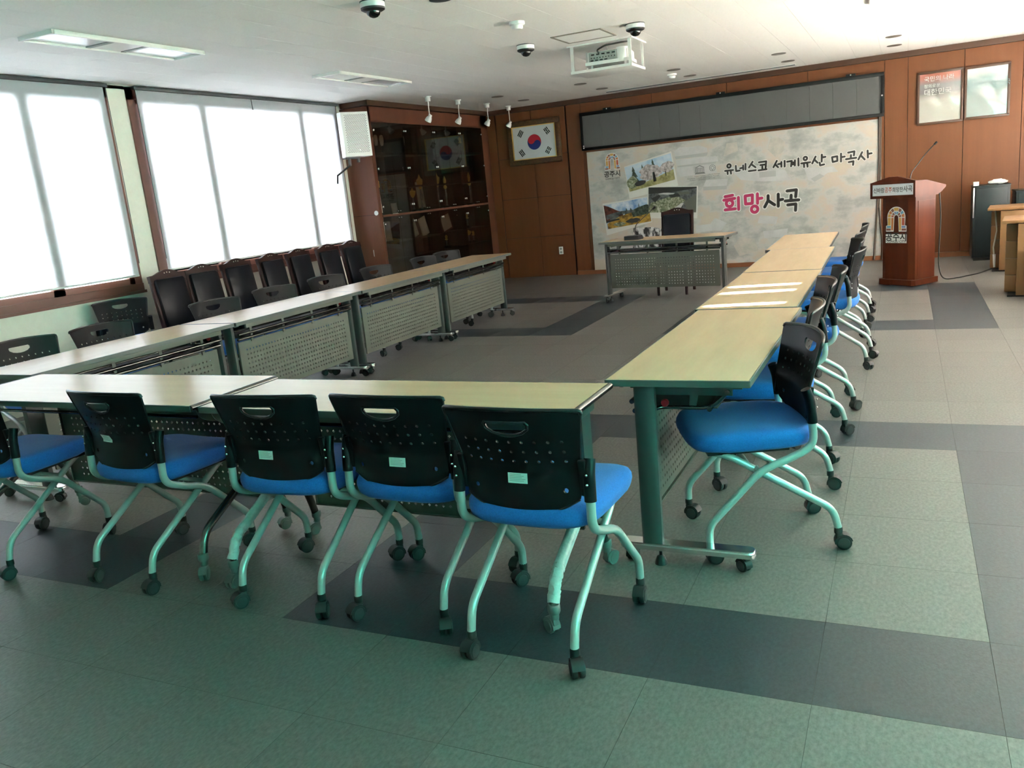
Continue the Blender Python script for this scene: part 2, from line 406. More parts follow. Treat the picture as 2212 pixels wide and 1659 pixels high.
# left wall
WZ0, WZ1 = 0.82, 2.70
W1, W2 = (-0.6, 3.63), (3.86, 7.11)
wl = MB()
wl.box((XL - .10, (YF + YB) / 2, WZ0 / 2), (.20, YB - YF + .4, WZ0))
wl.box((XL - .10, (YF - .2 + W1[0]) / 2, (WZ0 + ZC) / 2), (.20, W1[0] - YF + .2, ZC - WZ0))
wl.box((XL - .10, (W1[1] + W2[0]) / 2, (WZ0 + ZC) / 2), (.20, W2[0] - W1[1], ZC - WZ0))
wl.box((XL - .10, (W2[1] + YB + .2) / 2, (WZ0 + ZC) / 2), (.20, YB + .2 - W2[1], ZC - WZ0))
wl.box((XL - .10, (YF + YB) / 2, ZC + .02), (.20, YB - YF + .4, .10))
wl = wl.done('wall_left', CREAM); tag(wl, 'cream painted window wall', None, None, 'structure')
def window(name, y0, y1, label, mulls, sill_lip):
    w = bpy.data.objects.new(name, None); COL.objects.link(w); tag(w, label, None, None, 'structure')
    xo = XL - .040
    fr = MB(); t = .075
    fr.box((xo, (y0 + y1) / 2, WZ1 - t * .75), (.12, y1 - y0, t * 1.5)); fr.box((xo, (y0 + y1) / 2, WZ0 + .045), (.14, y1 - y0, .09))
    fr.box((xo, y0 + t / 2, (WZ0 + WZ1) / 2), (.12, t, WZ1 - WZ0)); fr.box((xo, y1 - t / 2, (WZ0 + WZ1) / 2), (.12, t, WZ1 - WZ0))
    fr.done('window_frame', FRAMEWOOD, w)
    ys = [y0 + t] + mulls + [y1 - t]
    for a, b in zip(ys, ys[1:]):
        s = MB(); r = .055
        sx = xo + .030
        for (c, d) in (((sx, (a + b) / 2, WZ0 + .09 + r / 2), (.04, b - a, r)), ((sx, (a + b) / 2, WZ1 - .1125 - r / 2 + .03), (.04, b - a, r + .02)), ((sx, a + r / 2, (WZ0 + WZ1) / 2), (.04, r, 1.70)), ((sx, b - r / 2, (WZ0 + WZ1) / 2), (.04, r, 1.70))): s.box(c, d)
        s.done('sash', FRAMEWOOD, w)
        part_box('window_pane', (sx, (a + b) / 2, (WZ0 + WZ1) / 2), (.006, b - a - .09, 1.62), GLASS, w)
    part_box('window_sill', (XL + .012, (y0 + y1) / 2, WZ0 + .012), (.07, y1 - y0 + .02, .025), FRAMEWOOD, w)
    part_box('sill_ledge', (XL + .0, (y0 + y1) / 2, WZ0 + .075), (.045, y1 - y0 + .01, .012), FRAMEWOOD, w)
    return w
window('window_1', W1[0], W1[1], 'brown framed window behind the nearer blind', [1.25, 2.76], True)
window('window_2', W2[0], W2[1], 'brown framed window behind the farther blind', [4.75, 6.33], True)
def blind(y0, y1, label, z0, x=XL + .062, m=BLIND, cord=None, name='roller_blind', m2=RAIL):
    b = thing(name, label, 'blind', (x, (y0 + y1) / 2, z0))
    h = ZC - .004 - z0; w = y1 - y0
    part_box('head_rail', (0, 0, h - .018), (.05, w + .06, .030), m2, b, .004)
    MB().box((-.006, 0, (h - .03) / 2), (.0016, w, h - .03)).done('blind_fabric', m, b)
    part_box('bottom_bar', (-.006, 0, .008), (.014, w, .018), WHITE, b, .003)
    for k in ((-1, 1) if cord is None else cord):
        MB().tube([(.012, k * (w / 2 + .014), h - .03), (.014, k * (w / 2 + .016), h * .5), (.012, k * (w / 2 + .012), .12)], .0035, 6).done('pull_chain', RAIL, b, 60)
    return b
blind(-0.5, 3.575, 'nearer white roller blind at the left edge, glowing with daylight', .978, cord=(1,))
b2 = blind(3.93, 7.045, 'farther white roller blind behind the row of leather chairs', .985, cord=(-1,))
MB().tube([(.012, 0, ZC - .99 - .03), (.014, .002, ZC - .985 - .15)], .004, 6).done('pull_cord', RAIL, b2, 60)

# right wall (beyond the picture) with its own windows, and the wall behind the camera
wr = MB(); RW = [(-3.4, 1.1), (1.9, 4.4), (4.9, 9.3)]; RZ0, RZ1 = .85, 2.45
ys = [YF - .2] + [v for w in RW for v in w] + [YB + .2]
for k in range(0, len(ys), 2): wr.box((XR + .1, (ys[k] + ys[k + 1]) / 2, ZC / 2), (.2, ys[k + 1] - ys[k], ZC + .1))
for a, b in RW:
    wr.box((XR + .1, (a + b) / 2, RZ0 / 2), (.2, b - a, RZ0)); wr.box((XR + .1, (a + b) / 2, (RZ1 + ZC + .1) / 2), (.2, b - a, ZC + .1 - RZ1))
tag(wr.done('wall_right', GREYWALL), 'pale wall with windows beyond the right edge', None, None, 'structure')
for n, (a, b) in enumerate(RW):
    w = bpy.data.objects.new('window_%d' % (n + 3), None); COL.objects.link(w); tag(w, 'window in the right wall beyond the picture', None, None, 'structure')
    f = MB(); xo = XR + .08
    for (c, d) in (((xo, (a + b) / 2, RZ0 + .03), (.1, b - a, .06)), ((xo, (a + b) / 2, RZ1 - .03), (.1, b - a, .06)), ((xo, a + .03, 1.65), (.1, .06, 1.6)), ((xo, b - .03, 1.65), (.1, .06, 1.6)), ((xo, (a + b) / 2, 1.65), (.08, .06, 1.6))): f.box(c, d)
    f.done('window_frame', FRAMEWOOD, w)
    part_box('window_pane', (xo, (a + b) / 2, 1.65), (.006, b - a - .1, 1.5), GLASS, w)
tag(MB().box(((XL + XR) / 2, YF - .1, 1.4), (XR - XL + .6, .2, 3.0)).done('wall_front', GREYWALL), 'pale wall behind the viewer', None, None, 'structure')

# ------------------------------------------------------------------ print on the banner: outlines in metres on the wall
L1=[["c",[-2.104,1.477],0.025],[[-2.163,1.412],[-2.047,1.414]],[[-2.128,1.406],[-2.126,1.364]],[[-2.082,1.41],[-2.078,1.365]],[[-2.007,1.469],[-2.004,1.394],[-1.952,1.398]],[[-1.946,1.428],[-1.909,1.432]],[[-1.903,1.465],[-1.902,1.405]],[[-1.868,1.484],[-1.871,1.404]],[[-1.768,1.503],[-1.821,1.428]],[[-1.789,1.471],[-1.729,1.421]],[[-1.826,1.377],[-1.727,1.381]],[[-1.681,1.486],[-1.579,1.49],[-1.59,1.4]],[[-1.662,1.445],[-1.591,1.447]],[[-1.634,1.422],[-1.635,1.379]],[[-1.689,1.374],[-1.577,1.38]],[[-1.433,1.482],[-1.481,1.397]],[[-1.457,1.438],[-1.418,1.391]],[[-1.417,1.434],[-1.373,1.437]],[[-1.371,1.46],[-1.372,1.394]],[[-1.327,1.471],[-1.328,1.392]],[[-1.294,1.455],[-1.23,1.461],[-1.241,1.387]],[[-1.23,1.436],[-1.191,1.437]],[[-1.231,1.411],[-1.191,1.412]],[[-1.188,1.465],[-1.19,1.392]],[[-1.141,1.486],[-1.14,1.387]],["c",[-1.048,1.475],0.023],[[-1.103,1.413],[-0.985,1.418]],[[-1.068,1.41],[-1.066,1.359]],[[-1.024,1.412],[-1.02,1.36]],[[-0.912,1.487],[-0.957,1.398]],[[-0.932,1.451],[-0.887,1.401]],[[-0.83,1.505],[-0.833,1.411]],[[-0.83,1.465],[-0.784,1.47]],[[-0.86,1.399],[-0.853,1.361],[-0.801,1.37]],[[-0.697,1.456],[-0.63,1.462],[-0.629,1.4],[-0.688,1.391],[-0.697,1.456]],[[-0.581,1.492],[-0.582,1.386]],[[-0.578,1.444],[-0.534,1.448]],[[-0.489,1.496],[-0.41,1.505],[-0.416,1.452]],[[-0.454,1.459],[-0.456,1.414]],[[-0.517,1.411],[-0.387,1.417]],[[-0.482,1.368],[-0.422,1.375],[-0.427,1.326]],[[-0.312,1.483],[-0.359,1.392]],[[-0.329,1.443],[-0.28,1.384]],[[-0.243,1.497],[-0.239,1.405]],[[-0.239,1.453],[-0.193,1.457]]]
A=[[[-2.177,1.043],[-2.066,1.055]],[[-2.196,0.994],[-2.038,1.008]],["c",[-2.115,0.943],0.047],[[-2.182,0.852],[-2.033,0.857]],[[-1.985,1.017],[-1.986,0.845]],[[-1.888,1.029],[-1.784,1.036],[-1.79,0.916],[-1.884,0.914],[-1.888,1.029]],[[-1.714,1.046],[-1.715,0.91]],[[-1.714,0.975],[-1.652,0.98]],["c",[-1.759,0.83],0.045]]
B=[[[-1.565,1.007],[-1.567,0.938],[-1.616,0.85]],[[-1.567,0.938],[-1.478,0.87]],[[-1.424,1.016],[-1.427,0.846]],[[-1.426,0.93],[-1.365,0.939]],[[-1.302,1.05],[-1.176,1.056],[-1.186,0.96]],[[-1.248,0.986],[-1.252,0.909]],[[-1.33,0.912],[-1.145,0.913]],[[-1.296,0.854],[-1.186,0.859],[-1.192,0.77]]]
CARDS=[[[-3.686,1.621],[-2.943,1.773],[-2.862,1.264],[-3.631,1.132]],[[-4.073,1.095],[-3.337,1.144],[-3.294,0.756],[-4.035,0.599]],[[-3.332,1.291],[-2.565,1.235],[-2.598,0.761],[-3.37,0.818]]]
PICS=[[[-3.68,1.608],[-2.953,1.747],[-2.906,1.359],[-3.621,1.238]],[[-4.057,1.066],[-3.354,1.135],[-3.306,0.769],[-4.021,0.695]],[[-3.32,1.278],[-2.586,1.225],[-2.612,0.85],[-3.342,0.902]]]
BW=[[-3.597,0.685],[-3.286,0.679],[-3.146,0.642],[-3.164,0.321],[-3.628,0.34]]
GHOST=[[[-2.905,1.766],[-2.825,1.814],[-2.5,1.802],[-2.409,1.765],[-2.411,1.707],[-2.645,1.69],[-2.886,1.694]],[[-2.889,1.643],[-2.453,1.645],[-2.272,1.626],[-2.253,1.558],[-2.652,1.556],[-2.871,1.556]],[[-2.872,1.539],[-2.307,1.536],[-2.281,1.398],[-2.88,1.39]],[[-2.446,1.308],[-2.125,1.299],[-2.15,1.197],[-2.493,1.216]],[[-1.938,1.261],[-2.14,1.467],[-1.685,1.443],[-1.324,1.347],[-1.247,1.197],[-1.609,1.21]],[[-1.067,1.342],[-0.95,1.341],[-0.681,1.328],[-0.615,1.254],[-0.758,1.252],[-0.816,1.208],[-0.933,1.144],[-1.011,1.176]],[[-2.627,0.656],[-2.407,0.663],[-2.339,0.748],[-2.166,0.663],[-2.26,0.549],[-2.346,0.561],[-2.632,0.547]],[[-1.683,0.738],[-1.438,0.698],[-1.461,0.595],[-1.728,0.625]],[[-1.648,0.503],[-1.3,0.521],[-1.322,0.408],[-1.63,0.406]]]
TREES=[[[-1.557,1.654],[-1.514,1.79],[-1.394,1.801],[-1.316,1.728],[-1.338,1.61],[-1.44,1.52]],[[-2.177,1.616],[-2.128,1.797],[-1.982,1.801],[-1.966,1.677]],[[-2.569,0.478],[-2.516,0.67],[-2.28,0.589],[-2.135,0.45],[-2.268,0.35]],[[-2.075,0.316],[-1.986,0.44],[-1.776,0.405],[-1.718,0.23],[-1.995,0.16]]]
EMB=[[-3.862,1.792],[-3.875,1.605],[-3.997,1.617],[-3.755,1.593],[-3.888,1.546],[-3.886,1.503]]
UNES=[[-2.612,1.406],[-2.452,1.406],[-2.528,1.531],[-2.347,1.467],[-2.39,1.471],[-2.454,1.37],[-2.456,1.323],[-2.406,1.379],[-2.408,1.331]]
def hung_blind(y0, y1, m, slits=None, label='roller blind in the right wall', z0=.80):
    b = thing('roller_blind', label, 'blind', (XR - .03, 0, 0))
    mb = MB(); za, zb = z0, 2.56
    if not slits: mb.box((0, (y0 + y1) / 2, (za + zb) / 2), (.0016, y1 - y0, zb - za))
    else:
        s0, s1 = 2.12, 2.27; e = [y0] + [v for s in slits for v in s] + [y1]
        mb.box((0, (y0 + y1) / 2, (za + s0) / 2), (.0016, y1 - y0, s0 - za)); mb.box((0, (y0 + y1) / 2, (s1 + zb) / 2), (.0016, y1 - y0, zb - s1))
        for k in range(0, len(e), 2): mb.box((0, (e[k] + e[k + 1]) / 2, (s0 + s1) / 2), (.0016, e[k + 1] - e[k], s1 - s0))
    mb.done('blind_fabric', m, b); part_box('head_rail', (0, (y0 + y1) / 2, 2.575), (.05, y1 - y0 + .04, .04), RAIL, b)
hung_blind(-3.5, 1.2, BLINDG, None, 'pale green blind on the right wall beside the viewer')  # added unseen blind, its green fabric colours the foreground light
hung_blind(1.8, 4.5, BLINDW, [(2.75, 2.81), (3.205, 3.275), (3.465, 3.535)], 'cream blind with three gaps that let the sun in', 1.03)
hung_blind(4.8, 9.4, BLINDW, None, 'cream blind on the right wall near the lectern', 1.045)
WHT = mat('counter_white', (.78, .77, .72), .6)  # added unseen counters: sunlit white tops that bounce light to the ceiling
for n_, y0, y1 in ((1, 1.45, 4.56), (2, 4.58, 9.45)):
    k = bpy.data.objects.new('trim_%d' % n_, None); COL.objects.link(k); tag(k, 'white built-in window counter along the right wall', None, None, 'structure'); k.location = (XR - .345, (y0 + y1) / 2, 0); part_box('counter_top', (0, 0, .77), (.69, y1 - y0, .03), WHT, k); part_box('counter_body', (.05, 0, .378), (.52, y1 - y0 - .04, .754), WHT, k)

# ------------------------------------------------------------------ casters (shared meshes)
def caster_meshes(hood_m, wheel_m, face_m, r=.026, w=.017, off=.018, top=.085):
    a = MB()
    a.lathe([(.0145, r * 2 + .004), (.0155, r * 2 + .010), (.0155, top - .006), (.014, top)], (0, 0, 0), 14)
    n = 9; pr = [(off + math.cos(PI * (k / n) * .98 + .25) * (r + .004), r + math.sin(PI * (k / n) * .98 + .25) * (r + .004)) for k in range(n + 1)]
    inner = [(off + (p[0] - off) * .80, r + (p[1] - r) * .80) for p in pr][::-1]
    a.prism(pr + inner, -w * .95, w * .95, 'y'); a.box((.004, 0, r * 1.75), (.026, w * 1.5, r * .9), None, .003)
    hood = a.done('caster', hood_m, None, 40); hm = hood.data; bpy.data.objects.remove(hood)
    b = MB()
    for s in (-1, 1):
        b.mi = 0; b.lathe([(.006, s * .0035), (r * .93, s * .0035), (r, s * .007), (r, s * (w - .003)), (r * .93, s * w)], (off, 0, r), 20, 'y')
        b.mi = 1; b.lathe([(r * .72, s * w), (r * .70, s * (w + .0022)), (r * .2, s * (w + .0030))], (off, 0, r), 20, 'y')
    wo = b.done('wheel', [wheel_m, face_m], None, 40); wm = wo.data; bpy.data.objects.remove(wo)
    return hm, wm
CAST = caster_meshes(RUBBER, RUBBER, RUBBER_H, .029, .020, .018, .087)
CASTG = caster_meshes(CASTER_G, CASTER_G, CASTER_G, .027, .016, .022, .09)
def caster(parent, loc, ang, meshes=CAST):
    c = link('caster', meshes[0], parent, loc); c.rotation_euler = (0, 0, ang)
    link('wheel', meshes[1], c); return c

# ------------------------------------------------------------------ blue chairs
def circle(cx, cy, r, n=10, ry=None): return [(cx + r * math.cos(2 * PI * k / n), cy + (ry or r) * math.sin(2 * PI * k / n)) for k in range(n)]
def back_map(u, v):
    t = max(0.0, min(1.0, (v - .62) / .19))
    ye = -.100 - .010 * max(0.0, min(1.0, (.62 - v) / .10)) - .060 * t
    yc = .048 * (1 - (u / .222) ** 2)
    du = .048 * 2 * u / .222 ** 2
    return (u, ye - yc + (.012 if v < .60 else .012 * max(0, 1 - (v - .60) / .02)) * (1 - (u / .26) ** 2), v), (-du, -1.0, -.32 * min(1.0, t * 8))
def shell_outline():
    o = []
    for k in range(13):                                    # lower arc, left to right
        u = -.188 + .376 * k / 12; o.append((u, .462 + .055 * (abs(u) / .188) ** 2.2))
    o += [(.195, .545), (.196, .60), (.200, .645), (.213, .72), (.2255, .790), (.2245, .799), (.218, .8025)]
    for k in range(1, 12): u = .218 - .436 * k / 12; o.append((u, .8025 + .010 * (1 - (u / .218) ** 2)))
    o += [(-.218, .8025), (-.2245, .799), (-.2255, .790), (-.213, .72), (-.200, .645), (-.196, .60), (-.195, .545)]
    return o
HANDLE = [(-.060, .770), (-.066, .762), (-.063, .750), (-.045, .738), (-.022, .732), (0, .730), (.022, .732), (.045, .738), (.063, .750), (.066, .762), (.060, .770)]
def seat_mesh():
    mb = MB(); prof = [(0.0, .494), (.40, .494), (.75, .492), (.90, .488), (.965, .480), (.995, .466), (1.0, .452), (.98, .436), (.93, .424), (.82, .418), (.40, .417), (0.0, .417)]
    n = 44; rings = []
    for sc, z in prof:
        if sc == 0: rings.append([mb.bm.verts.new((0, .085, z))]); continue
        ring = []
        for k in range(n):
            a = 2 * PI * k / n; c, s = math.cos(a), math.sin(a); e = 2 / 4.6
            x = .232 * math.copysign(abs(c) ** e, c); y = .232 * math.copysign(abs(s) ** e, s)
            x *= 1.0 + .03 * (y / .232)
            if y < 0: y *= 1.0 - .06 * (1 - (x / .24) ** 2) * -1
            dz = -.020 * max(0, (y * sc) / .232 - .45) ** 1.5 if z > .45 else (.0 if y < .1 else .004)
            dz += .010 * sc * (x / .23) ** 2 * (1 if z > .44 else 0) - (.012 if y < -.1 and z < .46 else 0) * 0
            ring.append(mb.bm.verts.new((x * sc, .085 + y * sc, z + dz)))
        rings.append(ring)
    for a, b in zip(rings, rings[1:]):
        for k in range(n):
            if len(a) == 1: mb._f((a[0], b[k], b[(k + 1) % n]))
            elif len(b) == 1: mb._f((a[k], b[0], a[(k + 1) % n]))
            else: mb._f((a[k], b[k], b[(k + 1) % n], a[(k + 1) % n]))
    return mb
def make_chair(name, label, cat, group):
    t = thing(name, label, cat, (0, 0, 0), 0, group)
    seat_mesh().done('seat', BLUE, t, 50)
    holes = [HANDLE]
    for r, z in enumerate((.705, .672, .639)):
        for k in range(9): holes.append(circle(-.160 + .040 * k, z, .0052, 9))
    holes += [circle(-.150, .545, .008, 9), circle(.150, .545, .008, 9)]
    grid = [(-.20 + .02 * i, .47 + .0165 * j) for i in range(21) for j in range(21)]
    bk = MB().sheet(shell_outline(), holes, back_map, .006, grid)
    bo = bk.done('backrest', PLAST_B, t, 45)
    rim = MB()                                             # raised rim round the handle slot and along the top edge
    pts = [back_map(u * 1.12, .751 + (v - .751) * 1.22) for u, v in HANDLE]
    rim.tube([Vector(p) + Vector(n).normalized() * .003 for p, n in pts + pts[:1]], .0034, 6, False)
    top = [back_map(u, v) for u, v in shell_outline()[17:36]]
    rim.tube([Vector(p) for p, n in top], .0066, 8)
    low = [back_map(u, v) for u, v in shell_outline()[0:13]]
    rim.tube([Vector(p) for p, n in low], .0048, 6)
    rim.done('rim', RIMM, bo, 60)
    for s in (-1, 1):
        b = MB()
        b.tube(arc_path([(s * .219, -.098, .640), (s * .220, -.113, .60), (s * .222, -.121, .515)], .02, 3), .0178, 12, True, None, (1.0, 1.05))
        b.box((s * .203, -.116, .585), (.022, .016, .115), rx3(.12), .003)
        bo2 = b.done('back_sleeve', PLAST_B, t, 50)
        for z in (.600, .570): MB().lathe([(.0045, -.1365), (.0036, -.1385), (.001, -.1392)], (s * .220, 0, z), 8, 'y').done('screw', CHROME, bo2, 60)
        MB().tube(arc_path([(s * .221, -.117, .56), (s * .222, -.125, .430), (s * .2225, -.050, .392), (s * .2225, .067, .352), (s * .2245, .262, .150), (s * .2245, .263, .082)], .055, 7), .0145, 12).done('leg', SILVER, t, 60)
        MB().tube(arc_path([(s * .150, .235, .412), (s * .176, .170, .398), (s * .176, -.205, .160), (s * .176, -.224, .082)], .045, 6), .0140, 12).done('leg', SILVER, t, 60)
        MB().cyl((s * .172, .072, .343), (s * .226, .072, .346), .012, 10).done('pivot', SILVER, t, 50)
    MB().tube([(-.172, .10, .355), (.172, .10, .355)], .010, 10).done('crossbar', SILVER, t, 60)
    MB().box((0, .10, .411), (.36, .30, .014), None, .004).done('seat_pan', BLACK, t, 40)
    for s in (-1, 1):
        caster(t, (s * .2245, .263, 0), random.uniform(-PI, PI)); caster(t, (s * .176, -.224, 0), random.uniform(-PI, PI))
    return t
STK = None
def add_sticker(ch, u0=.02, v0=.585):
    mb = MB()
    def q(a, b, c, d, e):
        def P(u, v):
            p, n = back_map(u, v); return Vector(p) + Vector(n).normalized() * e
        for k in range(6):
            u0_, u1_ = a + (c - a) * k / 6, a + (c - a) * (k + 1) / 6
            for j in range(3):
                v0_, v1_ = b + (d - b) * j / 3, b + (d - b) * (j + 1) / 3
                mb.face([P(u0_, v0_), P(u1_, v0_), P(u1_, v1_), P(u0_, v1_)])
    q(u0 - .033, v0 - .016, u0 + .033, v0 + .016, .0042)
    st = mb.done('sticker', STICK, ch); st['label'] = 'white paper sticker with faint print'
    mb = MB()
    for k in range(5): q(u0 - .027, v0 + .011 - .005 * k, u0 + (.012 if k == 0 else .027 - .006 * (k % 3)), v0 + .0122 - .005 * k, .0048)
    mb.done('print', INK, st)
G1 = 'blue chairs along the front tables'
chairs_front = [(-3.453, .185, -3, 'blue-seated black-backed chair at the front tables, cut by the left picture edge', 0),
 (-2.643, .27, 4, 'blue-seated black-backed chair second from the left at the front tables, turned right', .0),
 (-1.855, .272, -3, 'blue-seated black-backed chair in front of the joint of the two front tables', .01),
 (-1.343, .300, 1, 'blue-seated black-backed chair, second from the right end of the front tables', .03),
 (-.832, .19, 1.5, 'blue-seated black-backed chair nearest the viewer at the right end of the front tables', -.01)]
chair0 = make_chair('conference_chair', chairs_front[4][3], 'chair', G1)
def place(x, y, hd, label, group, first=False):
    c = chair0 if first else dup(chair0, label)
    c['group'] = group; c['label'] = label; c.location = (x, y, 0); c.rotation_euler = (0, 0, -math.radians(hd))
    for ch in c.children:
        if ch.name.startswith('caster'): ch.rotation_euler = (0, 0, -PI / 2 + random.uniform(-.75, .75))
    return c
RIGHT = [(-.273, 1.09, -112.8, 'blue-seated chair nearest the viewer on the right row, seen from its side'),
 (-.31, 1.79, -95, 'blue-seated chair second from the near end of the right table row'),
 (-.317, 2.56, -103, 'blue-seated chair third from the near end of the right table row'),
 (-.29, 3.06, -99, 'blue-seated chair fourth from the near end of the right table row'),
 (-.225, 4.157, -87, 'blue-seated chair fifth from the near end of the right table row, standing further out'),
 (-.27, 4.85, -101, 'blue-seated chair sixth from the near end of the right table row'),
 (-.29, 5.64, -88, 'blue-seated chair second from the far end of the right table row'),
 (-.29, 6.45, -92, 'blue-seated chair at the far end of the right table row, toward the lectern')]
LEFT = [(-4.63, 1.24, 98, 'black chair back showing over the nearest left table, cut by the left edge'),
 (-4.55, 1.77, 98, 'black chair back over the nearest left table, second from the left edge'),
 (-4.56, 2.82, 103, 'black chair back over the second left table, in front of the second leather chair'),
 (-4.58, 3.55, 103, 'black chair back over the left tables, in front of the fourth leather chair'),
 (-4.57, 4.28, 100, 'black chair back over the third left table, in front of the sixth leather chair'),
 (-4.50, 5.02, 100, 'black chair back over the left tables, in front of the cabinet end panel'),
 (-4.43, 5.86, 97, 'black chair back over the farthest left table, the nearer of two before the glass cabinet'),
 (-4.48, 6.46, 103, 'black chair back at the far end of the left tables, before the glass cabinet')]
for x, y, h, lb in RIGHT: place(x, y, h, lb, 'blue chairs along the right tables')
for x, y, h, lb in LEFT: place(x, y, h, lb, 'blue chairs along the left tables')
place(-5.99, 3.06, 124, 'blue-seated black chair by the left wall, beside the first leather chair', 'blue chairs away from the tables')
for k, (x, y, h, lb, u0) in enumerate(chairs_front):
    c = place(x, y, h, lb, G1, first=(k == 4))
    if k == 2: part_box('hanging_tag', (.185, .17, .372), (.028, .003, .075), BLUE, c)
    if k: add_sticker(c, [0, -.055, -.035, .010, .0][k], [0, .605, .575, .567, .580][k])

# ------------------------------------------------------------------ perforated training tables
def plus(cx, cy, a=.0062, b=.0024): return [(cx - b, cy - a), (cx + b, cy - a), (cx + b, cy - b), (cx + a, cy - b), (cx + a, cy + b), (cx + b, cy + b), (cx + b, cy + a), (cx - b, cy + a), (cx - b, cy + b), (cx - a, cy + b), (cx - a, cy - b), (cx - b, cy - b)]
def tabletop(t, L, W=.51, edge_r=False):
    top = MB(); top.box((0, 0, .7165), (L - .006, W - .006, .021)); tp = top.done('tabletop', TOPWOOD, t)
    e = MB(); z = .7145; h = .025
    e.box((0, -W / 2, z), (L + .004, .006, h), None, .002); e.box((0, W / 2, z), (L + .004, .006, h), None, .002)
    e.box((-L / 2, 0, z), (.006, W, h), None, .002); e.box((L / 2, 0, z), (.006, W, h), None, .002)
    e.box((0, 0, .7035), (L - .01, W - .01, .003))
    e.done('edging', EDGE, t)
def modesty(t, L, y):
    n = int((L - .10) / .0333); x0 = -(n - 1) / 2 * .0333
    holes = [plus(x0 + .0333 * i, .205 + .0333 * j) for i in range(n) for j in range(10)]
    pl = MB().sheet([(-L / 2, .163), (L / 2, .163), (L / 2, .566), (-L / 2, .566)], holes, lambda u, v: ((u, y, v), (0, -1, 0)), .002)
    p = pl.done('modesty_panel', STEEL_G, t)
    f = MB(); f.box((0, y + .006, .165), (L, .012, .004)); f.box((0, y + .006, .566), (L, .012, .004)); f.box((-L / 2, y + .006, .365), (.004, .012, .4)); f.box((L / 2, y + .006, .365), (.004, .012, .4))
    f.done('folded_rim', STEEL_G, p)
    return p
def make_table(L, label, group, panel_drop=0):
    t = thing('training_table', label, 'table', (0, 0, 0), 0, group)
    tabletop(t, L)
    xi = L / 2 - .048
    for s in (-1, 1):
        c = MB(); yc = -.125
        c.prism([(s * xi + dx, yc + dy) for dx, dy in ((-.022, -.026), (-.012, -.038), (.012, -.038), (.022, -.026), (.022, .026), (.012, .038), (-.012, .038), (-.022, .026))], .088, .702, 'z')
        c.done('column', STEEL_D, t, 40)
        f = MB()
        pr = [(s * xi - .034, -.225), (s * xi - .030, -.240), (s * xi - .015, -.25), (s * xi + .015, -.25), (s * xi + .030, -.240), (s * xi + .034, -.225), (s * xi + .034, .225), (s * xi + .030, .240), (s * xi + .015, .25), (s * xi - .015, .25), (s * xi - .030, .240), (s * xi - .034, .225)]
        f.prism(pr, .066, .082, 'z'); f.prism([(s * xi + (p[0] - s * xi) * .8, p[1] * .985) for p in pr], .082, .090, 'z')
        fo = f.done('foot_bar', CHROME, t, 40)
        for y in (-.215, .215): caster(t, (s * xi, y, -.012 * 0), random.uniform(-PI, PI), CASTT)
        MB().lathe([(.024, 0), (.022, .012), (.015, .030), (.006, .036), (.006, .068)], (s * xi, -.10, 0), 14).done('glide', RUBBER, t, 40)
        g = MB(); g.box((s * (xi - .03), .02, .692), (.045, .40, .018)); g.box((s * (xi - .045), .03, .675), (.004, .30, .05))
        g.done('hinge_plate', STEEL_D, t)
        MB().prism([(.03, .69), (.065, .69), (.045, .598), (.02, .598)], s * (xi - .06), s * (xi - .056), 'x').done('shelf_bracket', STEEL_D, t)
    MB().lathe([(.004, .0), (.013, .004), (.015, .012), (.012, .022)], (xi - .012, -.052, .632), 12, 'x').done('release_knob', REDP, t, 40)['label'] = 'small red release knob'
    MB().box((.0, -.232, .688), (L - .215, .016, .034), None, .002).done('apron', STEEL_G, t, 40)
    Ls = L - .21
    sh = MB(); sh.tube(arc_path([(-Ls / 2, .19, .690), (-Ls / 2, .10, .600), (-Ls / 2, -.09, .600), (-Ls / 2 - .05, -.10, .60)], .04, 5), .008, 8)
    sh.tube(arc_path([(Ls / 2, .19, .690), (Ls / 2, .10, .600), (Ls / 2, -.09, .600), (Ls / 2 + .05, -.10, .60)], .04, 5), .008, 8)
    for y, z in ((-.185, .626), (-.175, .590), (.10, .603), (.165, .665)): sh.tube([(-Ls / 2 - .03, y, z), (Ls / 2 + .03, y, z)], .0095, 8)
    sh.done('shelf_frame', CHROME_D, t, 60)
    MB().box((0, -.02, .597), (Ls - .02, .28, .003)).done('book_shelf', STEEL_D, t)
    for k in range(4): part_box('panel_hanger', (-Ls / 2 + .12 + k * (Ls - .24) / 3, -.168, .622), (.022, .006, .13), STEEL_G, t)
    modesty(t, L - .185, -.156 + panel_drop)
    return t
CASTT = caster_meshes(RUBBER, RUBBER, RUBBER_H, .025, .016, .012, .072)
tabL = make_table(1.50, 'training table nearest the viewer in the left row, its end behind the front tables', 'tables of the left row')
tabL.location = (-4.18, 1.45, 0); tabL.rotation_euler = (0, 0, PI / 2)
for y, a, lb in ((2.97, 90.3, 'second table of the left row, perforated panel facing the middle of the room'), (4.48, 89.8, 'third table of the left row, between the second and the farthest'), (6.00, 90.4, 'farthest table of the left row, beside the glass display cabinet')):
    dup(tabL, lb, (-4.18 + (.01 if y > 4 else 0), y, 0), math.radians(a))
tabR = make_table(1.52, 'training table nearest the viewer in the right row, wood top with grey edging', 'tables of the right row')
tabR.location = (-.503, 1.452, 0); tabR.rotation_euler = (0, 0, math.radians(-90.3))
for x, y, a, lb in ((-.525, 2.998, -89.7, 'second table of the right row, with streaks of sunlight on it'), (-.545, 4.54, -89.3, 'third table of the right row, just beyond the sunlit one'), (-.612, 6.068, -89, 'farthest table of the right row, set a little to the left')):
    dup(tabR, lb, (x, y, 0), math.radians(a))
